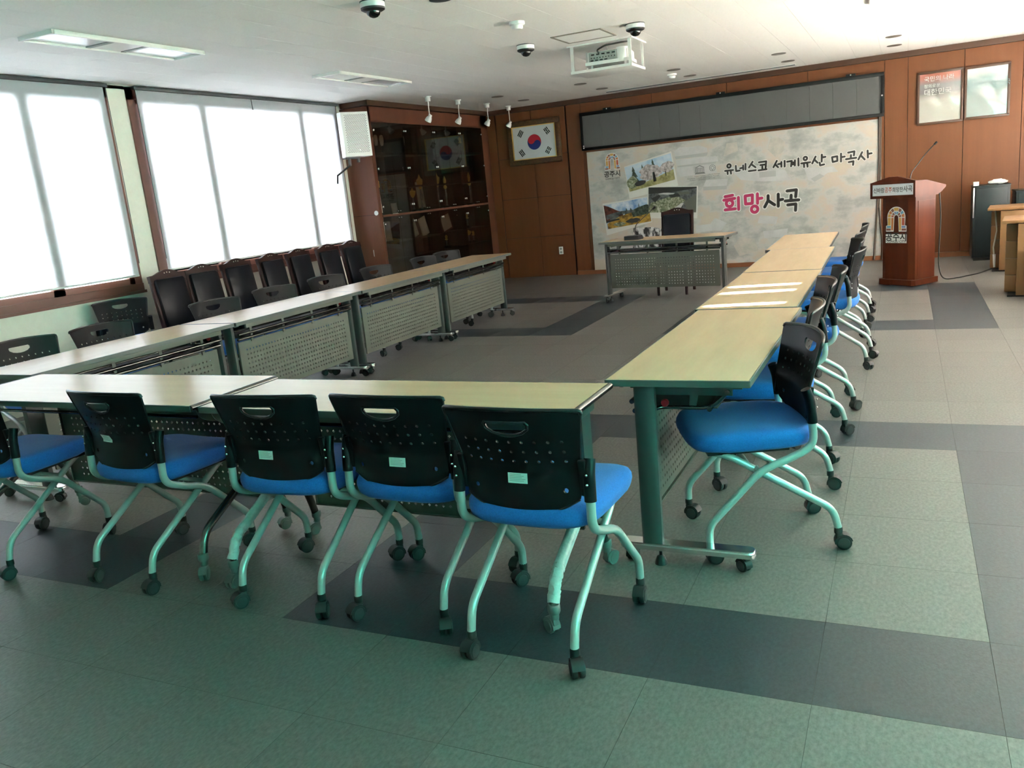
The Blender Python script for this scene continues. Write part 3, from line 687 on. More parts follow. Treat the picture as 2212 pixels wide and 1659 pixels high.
tabH = dup(tabR, 'head table facing the viewer before the banner, holding a microphone', (-2.30, 7.62, 0), math.radians(-6.6)); tabH['group'] = 'head table'

def make_front_table(L, label, wrapped, W=.50):
    t = thing('flip_table', label, 'table', (0, 0, 0), 0, 'flip-top tables across the front')
    tabletop(t, L, W)
    for s in (-1, 1): MB().tube([(s * (L / 2 + .003), -W / 2, .716), (s * (L / 2 + .003), W / 2, .716)], .0125, 10).done('end_bumper', CHROME_D, t, 60)
    xi = L / 2 - .068
    for s in (-1, 1):
        c = MB(); c.prism([(s * xi - .016, -.155), (s * xi + .016, -.155), (s * xi + .016, -.070), (s * xi - .016, -.070)], .33, .66, 'z'); c.box((s * xi, -.05, .67), (.06, .24, .05), None, .006)
        c.done('column', STEEL_D, t, 40)
        n = 8; MB().prism([(.20, .702), (.02, .702)] + [(.02 + .18 * math.sin(PI / 2 * k / n), .702 - .09 * math.cos(PI / 2 * k / n)) for k in range(n)], s * (xi + .035), s * (xi + .039), 'x').done('side_bracket', WHITE_M if s < 0 and wrapped else STEEL_G, t, 40)
        for d in (-1, 1):
            path = arc_path([(s * xi, -.112 + d * .01, .39), (s * xi, -.112 + d * .05, .335), (s * xi, d * .235, .185), (s * xi, d * .262, .085)], .07, 7)
            lg = MB().tube(path, .0165, 12).done('leg', CHROME_D, t, 60)
            if wrapped and d > 0:
                w = MB().tube(arc_path(path[2:-1] + [Vector((path[-1].x, path[-1].y, .112))], .001, 1), .0205, 14)
                for v in w.bm.verts: v.co += Vector((random.uniform(-1, 1), random.uniform(-1, 1), random.uniform(-1, 1))) * .0024
                w.done('plastic_wrap', FILM, lg, 40)
            caster(t, (s * xi, d * .262, 0), random.uniform(-PI, PI), CASTG)
            MB().lathe([(.019, .078), (.021, .084), (.021, .104), (.018, .108)], (s * xi, d * .262, 0), 16).done('caster_collar', CASTER_G, t, 40)
    sh = MB()
    for y, z in ((-.12, .655), (.02, .655), (.16, .655)): sh.tube([(-xi, y, z), (xi, y, z)], .007, 8)
    sh.done('shelf_rail', CHROME_D, t, 60)
    MB().box((0, -.05, .66), (L - .30, .2, .004)).done('book_shelf', STEEL_D, t)
    modesty(t, L - .26, -.215)
    return t
f2 = make_front_table(1.515, 'right-hand front table with plastic-wrapped legs behind the nearest chair', True, .455)
f2.location = (-1.492, .425, 0); f2.rotation_euler = (0, 0, PI - .010)
f1 = make_front_table(1.545, 'left-hand front table with bare dark legs, bright with window reflections', False)
f1.location = (-3.06, .445, .006); f1.rotation_euler = (0, 0, PI)

# ------------------------------------------------------------------ wooden leather chairs
def make_leather_chair(label, group):
    t = thing('leather_chair', label, 'chair', (0, 0, 0), 0, group)
    MB().box((0, .02, .455), (.385, .40, .07), None, .022).done('seat', LEATHER, t, 40)
    MB().box((0, .02, .405), (.40, .41, .05), None, .006).done('seat_frame', MAHOG, t, 40)
    for sx in (-1, 1):
        MB().tube([(sx * .175, .20, .41), (sx * .172, .205, .0)], .023, 4, True, .016).done('leg', MAHOG, t)
        MB().tube([(sx * .178, -.185, .43), (sx * .178, -.23, .0)], .024, 4, True, .017).done('leg', MAHOG, t)
    m = Matrix.Translation((0, -.185, .43)) @ Matrix.Rotation(math.radians(8.5), 4, 'X')
    a = MB()
    for sx in (-1, 1): a.box((sx * .182, 0, .27), (.036, .036, .56), None, .006)
    n = 14; arch = [(-.20, .50)] + [(-.20 + .40 * k / n, .562 + .040 * max(0, math.cos((k / n - .5) * PI * 1.25)) ** 1.5) for k in range(n + 1)] + [(.20, .50)]
    a.prism(arch, -.020, .020, 'y'); a.box((0, 0, .03), (.34, .026, .04))
    a.bm.transform(m); a.done('back_frame', MAHOG, t, 35)
    p = MB(); p.box((.004, .020, .285), (.338, .060, .475), None, .024); p.bm.transform(m); p.done('back_pad', LEATHER, t, 40)
    p = MB()
    for dx in (-.03, 0, .03): p.lathe([(.006, .0205), (.004, .0225)], (dx, 0, .572 + (.004 if dx == 0 else 0)), 8, 'y')
    p.bm.transform(m); p.done('crest_inlay', PAPER, t)
    return t
lc = make_leather_chair('black leather wooden chair behind the head table', 'leather chair at the head table')
lc.location = (-2.345, 8.13, 0); lc.rotation_euler = (0, 0, PI + .02)
NTH = ['first (nearest)', 'second', 'third', 'fourth', 'fifth', 'sixth', 'seventh and last']
for k, y in enumerate((3.53, 3.95, 4.43, 4.96, 5.44, 5.95, 6.44)):
    c = dup(lc, 'black leather wooden chair, %s from the viewer in the row below the window' % NTH[k], (-5.66 + random.uniform(-.015, .015), y, 0), -PI / 2 + random.uniform(-.03, .03) - (.05 if k in (0,) else 0)); c['group'] = 'leather chairs along the window'
# ------------------------------------------------------------------ built-in display cabinet
CX, CY0, CY1 = -5.95, 7.20, 10.64
BAY = [7.275, 8.052, 8.842, 9.635, 10.400]
cab = thing('display_cabinet', 'built-in brown cabinet with smoked glass doors full of trophies', 'cabinet', (CX, 7.2, 0))
def L3(x, y, z): return (x - CX, y - 7.2, z)
part_box('end_panel', L3(-6.155, 7.212, 1.32), (.41, .024, 2.64), CABWOOD, cab, .002)
part_box('end_panel', L3(-6.155, 10.62, 1.32), (.41, .024, 2.64), CABWOOD, cab)
part_box('back_panel', L3(-6.335, 8.92, 1.32), (.02, 3.4, 2.64), CABIN, cab)
part_box('header_board', L3(-5.962, 8.92, 2.545), (.024, 3.42, .19), CABWOOD, cab)
part_box('crown_board', L3(-6.12, 8.91, 2.678), (.42, 3.46, .062), WALLTRIM, cab)
part_box('stile', L3(-5.962, 7.246, 1.32), (.024, .045, 2.64), CABWOOD, cab)
part_box('stile', L3(-5.962, 10.53, 1.32), (.024, .25, 2.64), CABWOOD, cab)
part_box('base_plinth', L3(-5.99, 8.92, .13), (.05, 3.4, .26), CABIN, cab)
part_box('middle_rail', L3(-5.953, 8.85, 1.265), (.034, 3.17, .022), CABWOOD, cab)
for y in BAY[1:4]: part_box('upright', L3(-6.15, y, 1.35), (.34, .02, 2.2), CABIN, cab)
for z in (.26, .66, .905, 1.25, 1.62, 2.06, 2.45): part_box('shelf_board', L3(-6.16, 8.84, z), (.34, 3.14, .022 if z != 2.06 else .03), CABIN, cab)
DB = CHROME
for (z0, z1) in ((.28, 1.252), (1.278, 2.447)):
    for k in range(4):
        a, b = BAY[k], BAY[k + 1]; mid = (a + b) / 2
        for (p, q, hinge) in ((a, mid, a), (mid, b, b)):
            d = part_box('glass_door', L3(-5.944, (p + q) / 2, (z0 + z1) / 2), (.006, q - p - .006, z1 - z0 - .006), TINT, cab)
            s = 1 if hinge == p else -1
            zs = [z1 - .10, z0 + .10] + ([(z0 + z1) / 2] if z0 > 1 else [])
            for zz in zs:
                h = MB(); h.lathe([(.016, -.008), (.017, .004), (.014, .009), (.006, .012)], (-5.940 - CX, hinge + s * .022 - 7.2, zz), 14, 'x'); h.done('hinge_cap', DB, None, 40).parent = d
            zz = z0 + .03 if z0 > 1 else z1 - .03
            # children keep cabinet coordinates: undo the door's own offset
            h = MB(); h.lathe([(.009, -.006), (.010, .006), (.006, .016)], (-5.940 - CX, (q - .03 if hinge == p else p + .03) - 7.2, zz), 12, 'x'); h.done('door_pull', DB, None, 40).parent = d
            for c in d.children: c.location = (-d.location.x, -d.location.y, -d.location.z)
for o in [c for c in cab.children if c.name.startswith('glass_door')]: pass
MB().lathe([(.030, -.004), (.030, .001)], L3(-5.995, 7.2, 1.312), 20, 'y').done('round_label', STICK, cab, 40)
part_box('slot_pull', L3(-6.112, 7.199, .80), (.010, .006, .085), SILV, cab)
part_box('panel_seam', L3(-6.155, 7.1995, 1.29), (.40, .003, .005), GROOVE, cab)

# trophies and awards on the shelves
def trophy(y, z, h, label, cup=True, x=-6.10):
    t = thing('trophy', label, 'trophy', (x, y, z), 0, 'awards in the glass cabinet')
    part_box('base', (0, 0, .02), (.09, .09, .04), BLACK, t, .004)
    c = MB(); c.lathe([(.026, .04), (.012, .06), (.016, .10), (.010, .13), (.020, h * .45), (.011, h * .5), (.011, h * .62)], (0, 0, 0), 14); c.done('stem', SILV, t, 50)
    g = MB()
    if cup: g.lathe([(.012, h * .60), (.030, h * .68), (.042, h * .80), (.047, h * .86), (.040, h * .865), (.020, h * .90), (.010, h * .96), (.004, h)], (0, 0, 0), 16)
    else: g.lathe([(.012, h * .60), (.03, h * .66), (.012, h * .72), (.022, h * .85), (.016, h * .93), (.004, h)], (0, 0, 0), 14)
    if cup:
        for s in (-1, 1): g.tube(arc_path([(0, s * .035, h * .70), (0, s * .075, h * .74), (0, s * .070, h * .86), (0, s * .042, h * .85)], .02, 3), .004, 6)
    g.done('cup', GOLD, t, 50)
def upright_plate(y, z, w, h, m, label, cat, tilt=.12, x=-6.12, name='plaque', lean=0.0):
    t = thing(name, label, cat, (x, y, z), 0, 'awards in the glass cabinet')
    r = ry3(-tilt) @ rx3(lean)
    MB().box(r @ Vector((0, 0, h / 2 + .006)), (.014, w, h), r, .003).done('board', m, t, 40)
    MB().box(r @ Vector((.009, 0, h / 2 + .006)), (.004, w * .8, h * .8), r).done('face_plate', PAPER if m is not PAPER else STICK, t)
SH = {'d': 2.075, 'c': 1.631, 'b': 1.261, 'a': .916, 'm': .671, 'l': .271}
POS = ['far left of', 'left part of', 'middle of', 'right part of', 'far right of']
trophy(7.45, SH['b'] + .0, .52, 'tall trophy with gold cup, nearest the end panel above the rail')
trophy(8.33, SH['b'], .34, 'short silver and gold cup left of the framed award above the rail')
trophy(8.56, SH['b'], .52, 'tall trophy with gold top beside the framed award above the rail')
trophy(9.06, SH['b'], .54, 'tall trophy with bright gold cup in the middle bays above the rail')
trophy(9.30, SH['b'], .48, 'trophy with dull gold cup right of the brightest cup', False)
trophy(10.10, SH['b'], .52, 'tall slim trophy in the last glass bay above the rail', False)
upright_plate(7.86, SH['b'], .13, .15, PAPER, 'small pale plaque standing at the bottom of the first upper bay', 'plaque')
upright_plate(8.72, SH['b'], .24, .46, CABWOOD, 'tall framed award leaning in the second upper bay', 'frame', .06, -6.2, 'picture_frame')
upright_plate(7.62, SH['b'], .16, .36, BLACK, 'dark tall award board in the first upper bay', 'award', .05, -6.22)
upright_plate(9.78, SH['b'], .12, .16, PAPER, 'small square certificate in the last upper bay', 'certificate')
for y, k in ((7.42, 'first'), (7.53, 'second'), (7.67, 'third'), (8.20, 'lone')):
    t = thing('figurine', '%s small white figurine on the top shelf of the cabinet' % k, 'figurine', (-6.08, y, SH['d']), 0, 'white figurines on the top shelf')
    MB().lathe([(.022, .0), (.024, .012), (.012, .03), (.018, .08), (.012, .10)], (0, 0, 0), 12).done('foot', BLACK, t, 50)
    MB().lathe([(.014, .095), (.026, .13), (.028, .19), (.020, .225), (.006, .235)], (0, 0, 0), 12).done('figure', WHITE, t, 50)
trophy(9.00, SH['d'], .27, 'small gold trophy on the top shelf behind the flag reflection', False)
trophy(9.75, SH['d'], .29, 'gold tipped trophy on the top shelf of the last bay', True)
trophy(9.93, SH['d'], .25, 'smaller trophy on the top shelf, right of the gold tipped one', False)
upright_plate(7.62, SH['a'], .15, .26, PAPER, 'pale certificate folder standing upright below the rail, first bay', 'folder', .05)
upright_plate(7.44, SH['a'], .11, .25, BLACK, 'dark award folder standing upright below the rail, first bay', 'folder', .05)
upright_plate(8.28, SH['a'], .20, .24, PAPER, 'pale award plate leaning below the rail, left in the second bay', 'plaque', .1, -6.1, 'plaque', .22)
upright_plate(8.58, SH['a'], .20, .26, PAPER, 'pale award plate leaning below the rail, right in the second bay', 'plaque', .1, -6.1, 'plaque', .22)
upright_plate(8.98, SH['a'], .12, .22, PAPER, 'narrow pale plate leaning below the rail in the third bay', 'plaque', .1, -6.1, 'plaque', .25)
upright_plate(9.28, SH['a'], .34, .27, CABWOOD, 'wide wooden award plate leaning in the third bay', 'plaque', .1, -6.12, 'plaque', .2)
upright_plate(9.72, SH['a'], .10, .24, PAPER, 'narrow pale award plate in the last bay below the rail', 'plaque', .1, -6.1, 'plaque', .2)
trophy(9.90, SH['a'], .24, 'small silver trophy in the last bay below the rail', False)
for y, z, k in ((8.15, .30, 'left'), (8.28, .34, 'right')):
    t = thing('scroll_tube', '%s wooden scroll tube on the lowest shelf in the second bay' % k, 'tube', (-6.08, y, SH['l']), 0, 'awards in the glass cabinet')
    MB().lathe([(.028, 0), (.030, .01), (.030, z), (.026, z + .012)], (0, 0, 0), 16).done('tube_body', DESKW, t, 50); MB().lathe([(.031, z - .05), (.031, z + .004), (.02, z + .016)], (0, 0, 0), 16).done('cap', CABIN, t, 50)
upright_plate(9.02, SH['m'] - .03 + .03, .24, .21, CABWOOD, 'glass award case on the shelf below the leaning plates', 'case', .03, -6.16, 'award_case')
trophy(8.92, SH['m'], .20, 'little gold trophy left in the third bay near the tabletop', True)
trophy(9.16, SH['m'], .20, 'little gold trophy right in the third bay near the tabletop', False)
trophy(9.72, SH['m'], .18, 'little trophy left of the last group by the cabinet corner', True)
trophy(9.90, SH['m'], .22, 'taller trophy in the last group by the cabinet corner', True)
trophy(10.06, SH['m'], .19, 'trophy right of the last group by the cabinet corner', False)

# ------------------------------------------------------------------ PA speaker
sp = thing('wall_speaker', 'white loudspeaker with perforated grille hung on the cabinet end', 'speaker', (-6.02, 6.93, 2.02), math.radians(58))
b = MB(); pr = [(-.18, -.13), (.18, -.13), (.18, -.02), (.10, .15), (-.10, .15), (-.18, -.02)]
b.prism(pr, 0, .53, 'z'); b.done('cabinet_body', WHITE, sp)
hol = [[(u - .0085, v - .0030), (u + .0085, v - .0030), (u + .0085, v + .0030), (u - .0085, v + .0030)] for u in [-.132 + .024 * i for i in range(12)] for v in [.052 + .0147 * j for j in range(31)]]
hol = [[(p[0] + (.012 if (k % 31) % 2 else 0), p[1]) for p in h] for k, h in enumerate(hol)]
MB().sheet([(-.168, .02), (.168, .02), (.168, .51), (-.168, .51)], hol, lambda u, v: ((u, -.137, v), (0, -1, 0)), .002).done('grille', WHITE, sp)
part_box('grille_backing', (0, -.1325, .265), (.33, .003, .48), BLACK, sp)
for s in (-1, 1): part_box('grille_edge', (s * .172, -.134, .265), (.012, .012, .52), WHITE, sp, .003)
for z in (.012, .518): part_box('grille_edge', (0, -.134, z), (.35, .012, .02), WHITE, sp, .003)
MB().lathe([(.010, -.139), (.008, -.143)], (.02, 0, .075), 12, 'y').done('badge', CHROME, sp, 40)
br = MB(); br.box((-.06, .05, -.05), (.02, .05, .10)); br.box((.06, .05, -.03), (.02, .05, .06)); br.tube([(-.06, .05, -.09), (-.20, .16, -.20), (-.21, .17, -.30)], .012, 8); br.box((-.03, .05, -.008), (.2, .10, .016))
br.done('wall_bracket', BLACK, sp, 40)

# ------------------------------------------------------------------ back wall things
fl = thing('framed_flag', 'South Korean flag in an ornate bronze frame on the brown wall', 'flag', (-5.135, YB - .012, 2.148))
fw, fh = .455, .340
for (c, d) in (((0, -.018, fh - .042), (fw * 2, .05, .085)), ((0, -.018, -fh + .042), (fw * 2, .05, .085)), ((-fw + .042, -.018, 0), (.085, .05, fh * 2 - .16)), ((fw - .042, -.018, 0), (.085, .05, fh * 2 - .16))): part_box('frame_rail', c, d, BRASS, fl, .014)
ib = MB()
for (c, d) in (((0, -.032, fh - .088), (fw * 2 - .16, .02, .012)), ((0, -.032, -fh + .088), (fw * 2 - .16, .02, .012)), ((-fw + .088, -.032, 0), (.012, .02, fh * 2 - .17)), ((fw - .088, -.032, 0), (.012, .02, fh * 2 - .17))): ib.box(c, d)
ib.done('gold_lip', GOLD, fl)
FLW = mat('flag_white', (0.66, 0.68, 0.70), 0.35); FR = mat('flag_red', (0.50, 0.018, 0.035), 0.4); FB = mat('flag_blue', (0.012, 0.035, 0.20), 0.4); FK = mat('flag_black', (0.008, 0.008, 0.010), 0.4)
sheet = part_box('flag_sheet', (0, -.012, 0), (fw * 2 - .15, .01, fh * 2 - .15), FLW, fl)
R = .118; ang = math.atan2(-2, 3)
def rot2(p, a): return (p[0] * math.cos(a) - p[1] * math.sin(a), p[0] * math.sin(a) + p[1] * math.cos(a))
def taeguk(upper):
    o = []; n = 24
    if upper:
        o += [(R * math.cos(PI * k / n), R * math.sin(PI * k / n)) for k in range(n + 1)]
        o += [(-R / 2 + R / 2 * math.cos(PI + PI * k / n), R / 2 * math.sin(PI + PI * k / n)) for k in range(1, n)]
        o += [(R / 2 + R / 2 * math.cos(PI - PI * k / n), R / 2 * math.sin(PI - PI * k / n)) for k in range(0, n)]
    else:
        o += [(R * math.cos(-PI * k / n), R * math.sin(-PI * k / n)) for k in range(n + 1)]
        o += [(-R / 2 + R / 2 * math.cos(PI + PI * k / n), R / 2 * math.sin(PI + PI * k / n)) for k in range(1, n)]
        o += [(R / 2 + R / 2 * math.cos(PI - PI * k / n), R / 2 * math.sin(PI - PI * k / n)) for k in range(0, n)]
    return [rot2(p, ang) for p in o]
MB().prism(taeguk(True), -.0185, -.016, 'y').done('red_half', FR, sheet); MB().prism(taeguk(False), -.0185, -.016, 'y').done('blue_half', FB, sheet)
TRI = {(-1, 1): (1, 1, 1), (1, 1): (0, 1, 0), (-1, -1): (1, 0, 1), (1, -1): (0, 0, 0)}
for (sx, sz), bars in TRI.items():
    tg = MB()
    cx, cz = sx * .228, sz * .150; ra = math.atan2(sz * 2, sx * 3); q = ry3(-ra)
    for k, full in enumerate(bars):
        off = (k - 1) * .026
        if full: tg.box(Vector((cx, -.0175, cz)) + q @ Vector((off, 0, 0)), (.017, .002, .104), q)
        else:
            for s in (-1, 1): tg.box(Vector((cx, -.0175, cz)) + q @ Vector((off, 0, s * .028)), (.017, .002, .047), q)
    tg.done('trigram', FK, sheet)

led = thing('display_board', 'long dark grey LED message board above the banner', 'screen', (-2.187, YB - .03, 2.205))
FRM = mat('led_frame_black', (0.006, 0.007, 0.007), 0.45, 0, 0.25)
for (c, d) in (((0, 0, .257), (4.29, .09, .048)), ((0, 0, -.262), (4.29, .09, .040)), ((-2.128, 0, 0), (.034, .09, .49)), ((2.128, 0, 0), (.040, .09, .49))): part_box('frame_bar', c, d, FRM, led, .004)
LEDM = mat('led_face', (0.105, 0.108, 0.104), 0.55, 0, 0.3, (500, 0.25))
for k in range(14): part_box('led_module', (-2.111 + 4.222 / 14 * (k + .5), .005, 0), (4.222 / 14 - .0015, .05, .488), LEDM, led)
for x in (-1.70, .005, 1.735):
    c = MB(); c.box((x, -.02, .292), (.12, .05, .034), None, .004); co = c.done('mounting_clip', FRM, led, 40)
    MB().lathe([(.010, -.048), (.006, -.054)], (x, 0, .295), 10, 'y').done('screw_cap', WHITE, co, 40)
for x, z in ((-2.108, -.215), (-2.108, -.245), (2.122, -.015)): MB().lathe([(.011, -.046), (.006, -.052)], (x, 0, z), 10, 'y').done('screw_cap', WHITE, led, 40)

# banner
ban = thing('banner', 'large printed banner of a temple town under the message board', 'banner', (0, YB - .016, 0))
BX0, BX1, BZ0, BZ1 = -4.275, -.072, .064, 1.895
BAN = ramp3('banner_print', [(.30, (.29, .30, .28)), (.42, (.39, .39, .37)), (.50, (.50, .49, .46)), (.58, (.54, .46, .39)), (.66, (.54, .48, .38)), (.80, (.46, .39, .36))], 2.2, 9, 0.7, (1, 1, 1.5))
bs = part_box('banner_sheet', ((BX0 + BX1) / 2, 0, (BZ0 + BZ1) / 2), (BX1 - BX0, .008, BZ1 - BZ0), BAN, ban)
def flat(name, polys, m, y, parent=ban):
    mb = MB()
    for p in polys: mb.face([(q[0], y, q[1]) for q in p])
    return mb.done(name, m, parent, None, None, False)
PALE = ramp3('banner_pale_roof', [(.35, (.47, .47, .465)), (.6, (.54, .535, .53))], 5, 5, .7)
GREYT = ramp3('banner_ghost_tree', [(.35, (.42, .41, .37)), (.65, (.53, .49, .43))], 9, 6, .7)
for k, g_ in enumerate(GHOST): flat('printed_roof', [g_], PALE, -.0050)
for g_ in TREES: flat('printed_tree', [g_], GREYT, -.0048)
SHD = mat('banner_roof_shade', (.40, .40, .39), .7)
for e_ in ([[(-2.90, 1.69), (-2.40, 1.70), (-2.42, 1.655), (-2.88, 1.652)], [(-2.86, 1.55), (-2.28, 1.56), (-2.3, 1.53), (-2.86, 1.53)], [(-2.62, 1.52), (-2.56, 1.52), (-2.56, 1.42), (-2.62, 1.42)], [(-2.49, 1.215), (-2.15, 1.20), (-2.15, 1.15), (-2.49, 1.16)], [(-1.68, 1.35), (-1.45, 1.35), (-1.45, 1.27), (-1.68, 1.27)], [(-.98, 1.19), (-.86, 1.25), (-.80, 1.21), (-.93, 1.145)]]): flat('printed_eave', [e_], SHD, -.0054)
CARD = mat('photo_card', (.62, .61, .57), .6)
SKY1 = ramp3('print_sky_blue', [(.35, (.26, .44, .62)), (.55, (.52, .62, .70)), (.75, (.66, .68, .68))], 3, 4)
SKY2 = ramp3('print_sky_clouds', [(.35, (.10, .22, .48)), (.5, (.34, .44, .60)), (.66, (.66, .68, .70))], 5, 5)
BLOS = ramp3('print_blossom', [(.35, (.22, .19, .18)), (.5, (.44, .38, .38)), (.65, (.62, .55, .55))], 26, 6)
PINE = ramp3('print_pine', [(.4, (.03, .045, .035)), (.65, (.12, .15, .12))], 26, 5)
LAWN = ramp3('print_lawn', [(.35, (.20, .19, .07)), (.6, (.40, .37, .18))], 14, 5)
ROOFS = ramp3('print_roof_grey', [(.35, (.05, .055, .055)), (.6, (.16, .17, .17))], 16, 4)
GARD = ramp3('print_garden', [(.35, (.09, .11, .06)), (.5, (.22, .24, .15)), (.66, (.48, .48, .38))], 30, 5)
MARO = ramp3('print_maroon_hill', [(.35, (.05, .018, .014)), (.6, (.17, .055, .035)), (.8, (.09, .07, .04))], 16, 5)
GOLDF = ramp3('print_gold_field', [(.35, (.14, .08, .02)), (.55, (.46, .28, .05)), (.72, (.55, .38, .12))], 12, 5)
DRK = mat('print_dark', (.025, .025, .022), .6)
def bil(Q, u, v):
    a, b, c, d = Q
    return ((1 - u) * (1 - v) * a[0] + u * (1 - v) * b[0] + u * v * c[0] + (1 - u) * v * d[0], (1 - u) * (1 - v) * a[1] + u * (1 - v) * b[1] + u * v * c[1] + (1 - u) * v * d[1])
def pic(k, layers, name, yo):
    card = flat('photo_card', [CARDS[k]], CARD, yo)
    for j, (m, polys) in enumerate(layers):
        flat(name, [[bil(PICS[k], u, v) for u, v in p] for p in polys], m, yo - .0006 - .0003 * j, card)
def blob(cx, cy, rx, ry, n=18, j=.18, s=1):
    rr = random.Random(s); return [(cx + rx * math.cos(2 * PI * k / n) * (1 + rr.uniform(-j, j)), cy + ry * math.sin(2 * PI * k / n) * (1 + rr.uniform(-j, j))) for k in range(n)]
def fir(cx, base, top, w): return [(cx, top), (cx + w * .35, top + (base - top) * .3), (cx + w * .2, top + (base - top) * .3), (cx + w * .7, top + (base - top) * .65), (cx + w * .35, top + (base - top) * .65), (cx + w, base), (cx - w, base), (cx - w * .35, top + (base - top) * .65), (cx - w * .7, top + (base - top) * .65), (cx - w * .2, top + (base - top) * .3), (cx - w * .35, top + (base - top) * .3)]
FULL = [(0, 0), (1, 0), (1, 1), (0, 1)]
pic(0, [(SKY1, [FULL]), (LAWN, [[(0, .72), (.3, .80), (.65, .72), (1, .60), (1, 1), (0, 1)]]), (PINE, [fir(.17, .75, .05, .10), fir(.37, .6, .08, .06), fir(.60, .5, .0, .07)]), (GARD, [blob(.10, .68, .12, .24, 18, .12, 3)]), (BLOS, [blob(.52, .48, .24, .30, 26, .16, 5), blob(.88, .45, .14, .20, 20, .16, 6)]), (DRK, [blob(.26, .78, .14, .10, 16, .2, 8), [(.56, .5), (.60, .5), (.61, .86), (.55, .86)], [(.82, .6), (.84, .58), (.84, .76), (.82, .78)]])], 'printed_photo', -.0056)
pic(1, [(SKY2, [FULL]), (MARO, [[(0, .0), (.10, .08), (.30, .32), (.42, .42), (.40, .60), (0, .75)]]), (PINE, [[(.45, .40), (.62, .42), (.75, .34), (.95, .28), (1, .3), (1, .72), (.45, .70)], fir(.50, .45, .28, .04), fir(.60, .44, .30, .04), fir(.79, .6, .16, .035)]), (ROOFS, [[(.02, .42), (.35, .36), (.66, .40), (.68, .50), (.34, .50), (.02, .62)], [(.10, .52), (.30, .52), (.36, .68), (.10, .70)]]), (GOLDF, [[(.02, .78), (.34, .56), (.60, .50), (.62, .70), (1, .66), (1, 1), (.02, 1)]]), (DRK, [blob(.62, .84, .16, .10, 16, .2, 4), [(0, .66), (.30, .64), (.32, .70), (0, .74)]]), (GARD, [blob(.30, .88, .13, .09, 14, .2, 11)])], 'printed_photo', -.0066)
pic(2, [(ROOFS, [FULL]), (GARD, [[(.05, .62), (.40, .40), (.62, .38), (.78, .52), (.66, .72), (.72, 1), (.0, 1), (0, .85)]]), (PALE, [blob(.40, .26, .16, .035, 12, .3, 3), [(.55, .82), (.70, .62), (.74, .64), (.62, 1), (.48, 1)]]), (DRK, [[(.0, .0), (1, 0), (1, .05), (.5, .20), (0, .26)], [(.06, .44), (.22, .30), (.26, .36), (.14, .60)], [(.42, .30), (.62, .26), (.68, .36), (.48, .42)]]), (STEEL_G, [[(.74, .60), (.96, .32), (1, .34), (1, 1), (.84, 1)], [(.60, .20), (.84, .18), (.86, .28), (.66, .30)]])], 'printed_photo', -.0076)
BWP = ramp3('print_black_white', [(.45, (.03, .03, .03)), (.5, (.25, .25, .25)), (.56, (.60, .60, .60))], 14, 6, .6, (1, 1, .5))
flat('printed_photo', [BW], BWP, -.0060)
# brush lettering
LB = mat('lettering_black', (.025, .022, .020), .6); LP = mat('lettering_pink', (.48, .028, .12), .6); LW = mat('lettering_white', (.70, .69, .66), .6)
def capsule(a, b, r, n=4):
    a, b = Vector(a), Vector(b); d = (b - a).normalized(); t = math.atan2(d.y, d.x); o = []
    for k in range(n + 1): o.append((b.x + r * math.cos(t - PI / 2 + PI * k / n), b.y + r * math.sin(t - PI / 2 + PI * k / n)))
    for k in range(n + 1): o.append((a.x + r * math.cos(t + PI / 2 + PI * k / n), a.y + r * math.sin(t + PI / 2 + PI * k / n)))
    return o
def strokes(name, L, m, r, y, parent=ban):
    P = []
    for s in L:
        if s[0] == 'c':
            c, rr = s[1], s[2]; n = 20
            for k in range(n):
                a0, a1 = 2 * PI * k / n, 2 * PI * (k + 1) / n
                P.append([(c[0] + q * math.cos(a), c[1] + q * math.sin(a)) for q, a in ((rr - r, a0), (rr + r, a0), (rr + r, a1), (rr - r, a1))])
        else:
            for a, b in zip(s, s[1:]): P.append(capsule(a, b, r))
    mb = MB()
    for k, p in enumerate(P): mb.face([(q[0], y - .00002 * (k % 7), q[1]) for q in p])
    return mb.done(name, m, parent, None, None, False)
def syllables(L, counts, m, r_out, r_in):
    k = 0
    for n in counts:
        o = strokes('letter', L[k:k + n], m, r_in, -.0090); strokes('letter_outline', L[k:k + n], LW, r_out, -.0084, o); k += n
syllables(L1, (4, 4, 3, 4, 5, 5, 4, 5, 3, 4, 4), LB, .022, .0135)
syllables(A, (5, 4), LP, .036, .0215); syllables(B, (4, 4), LB, .036, .0215)
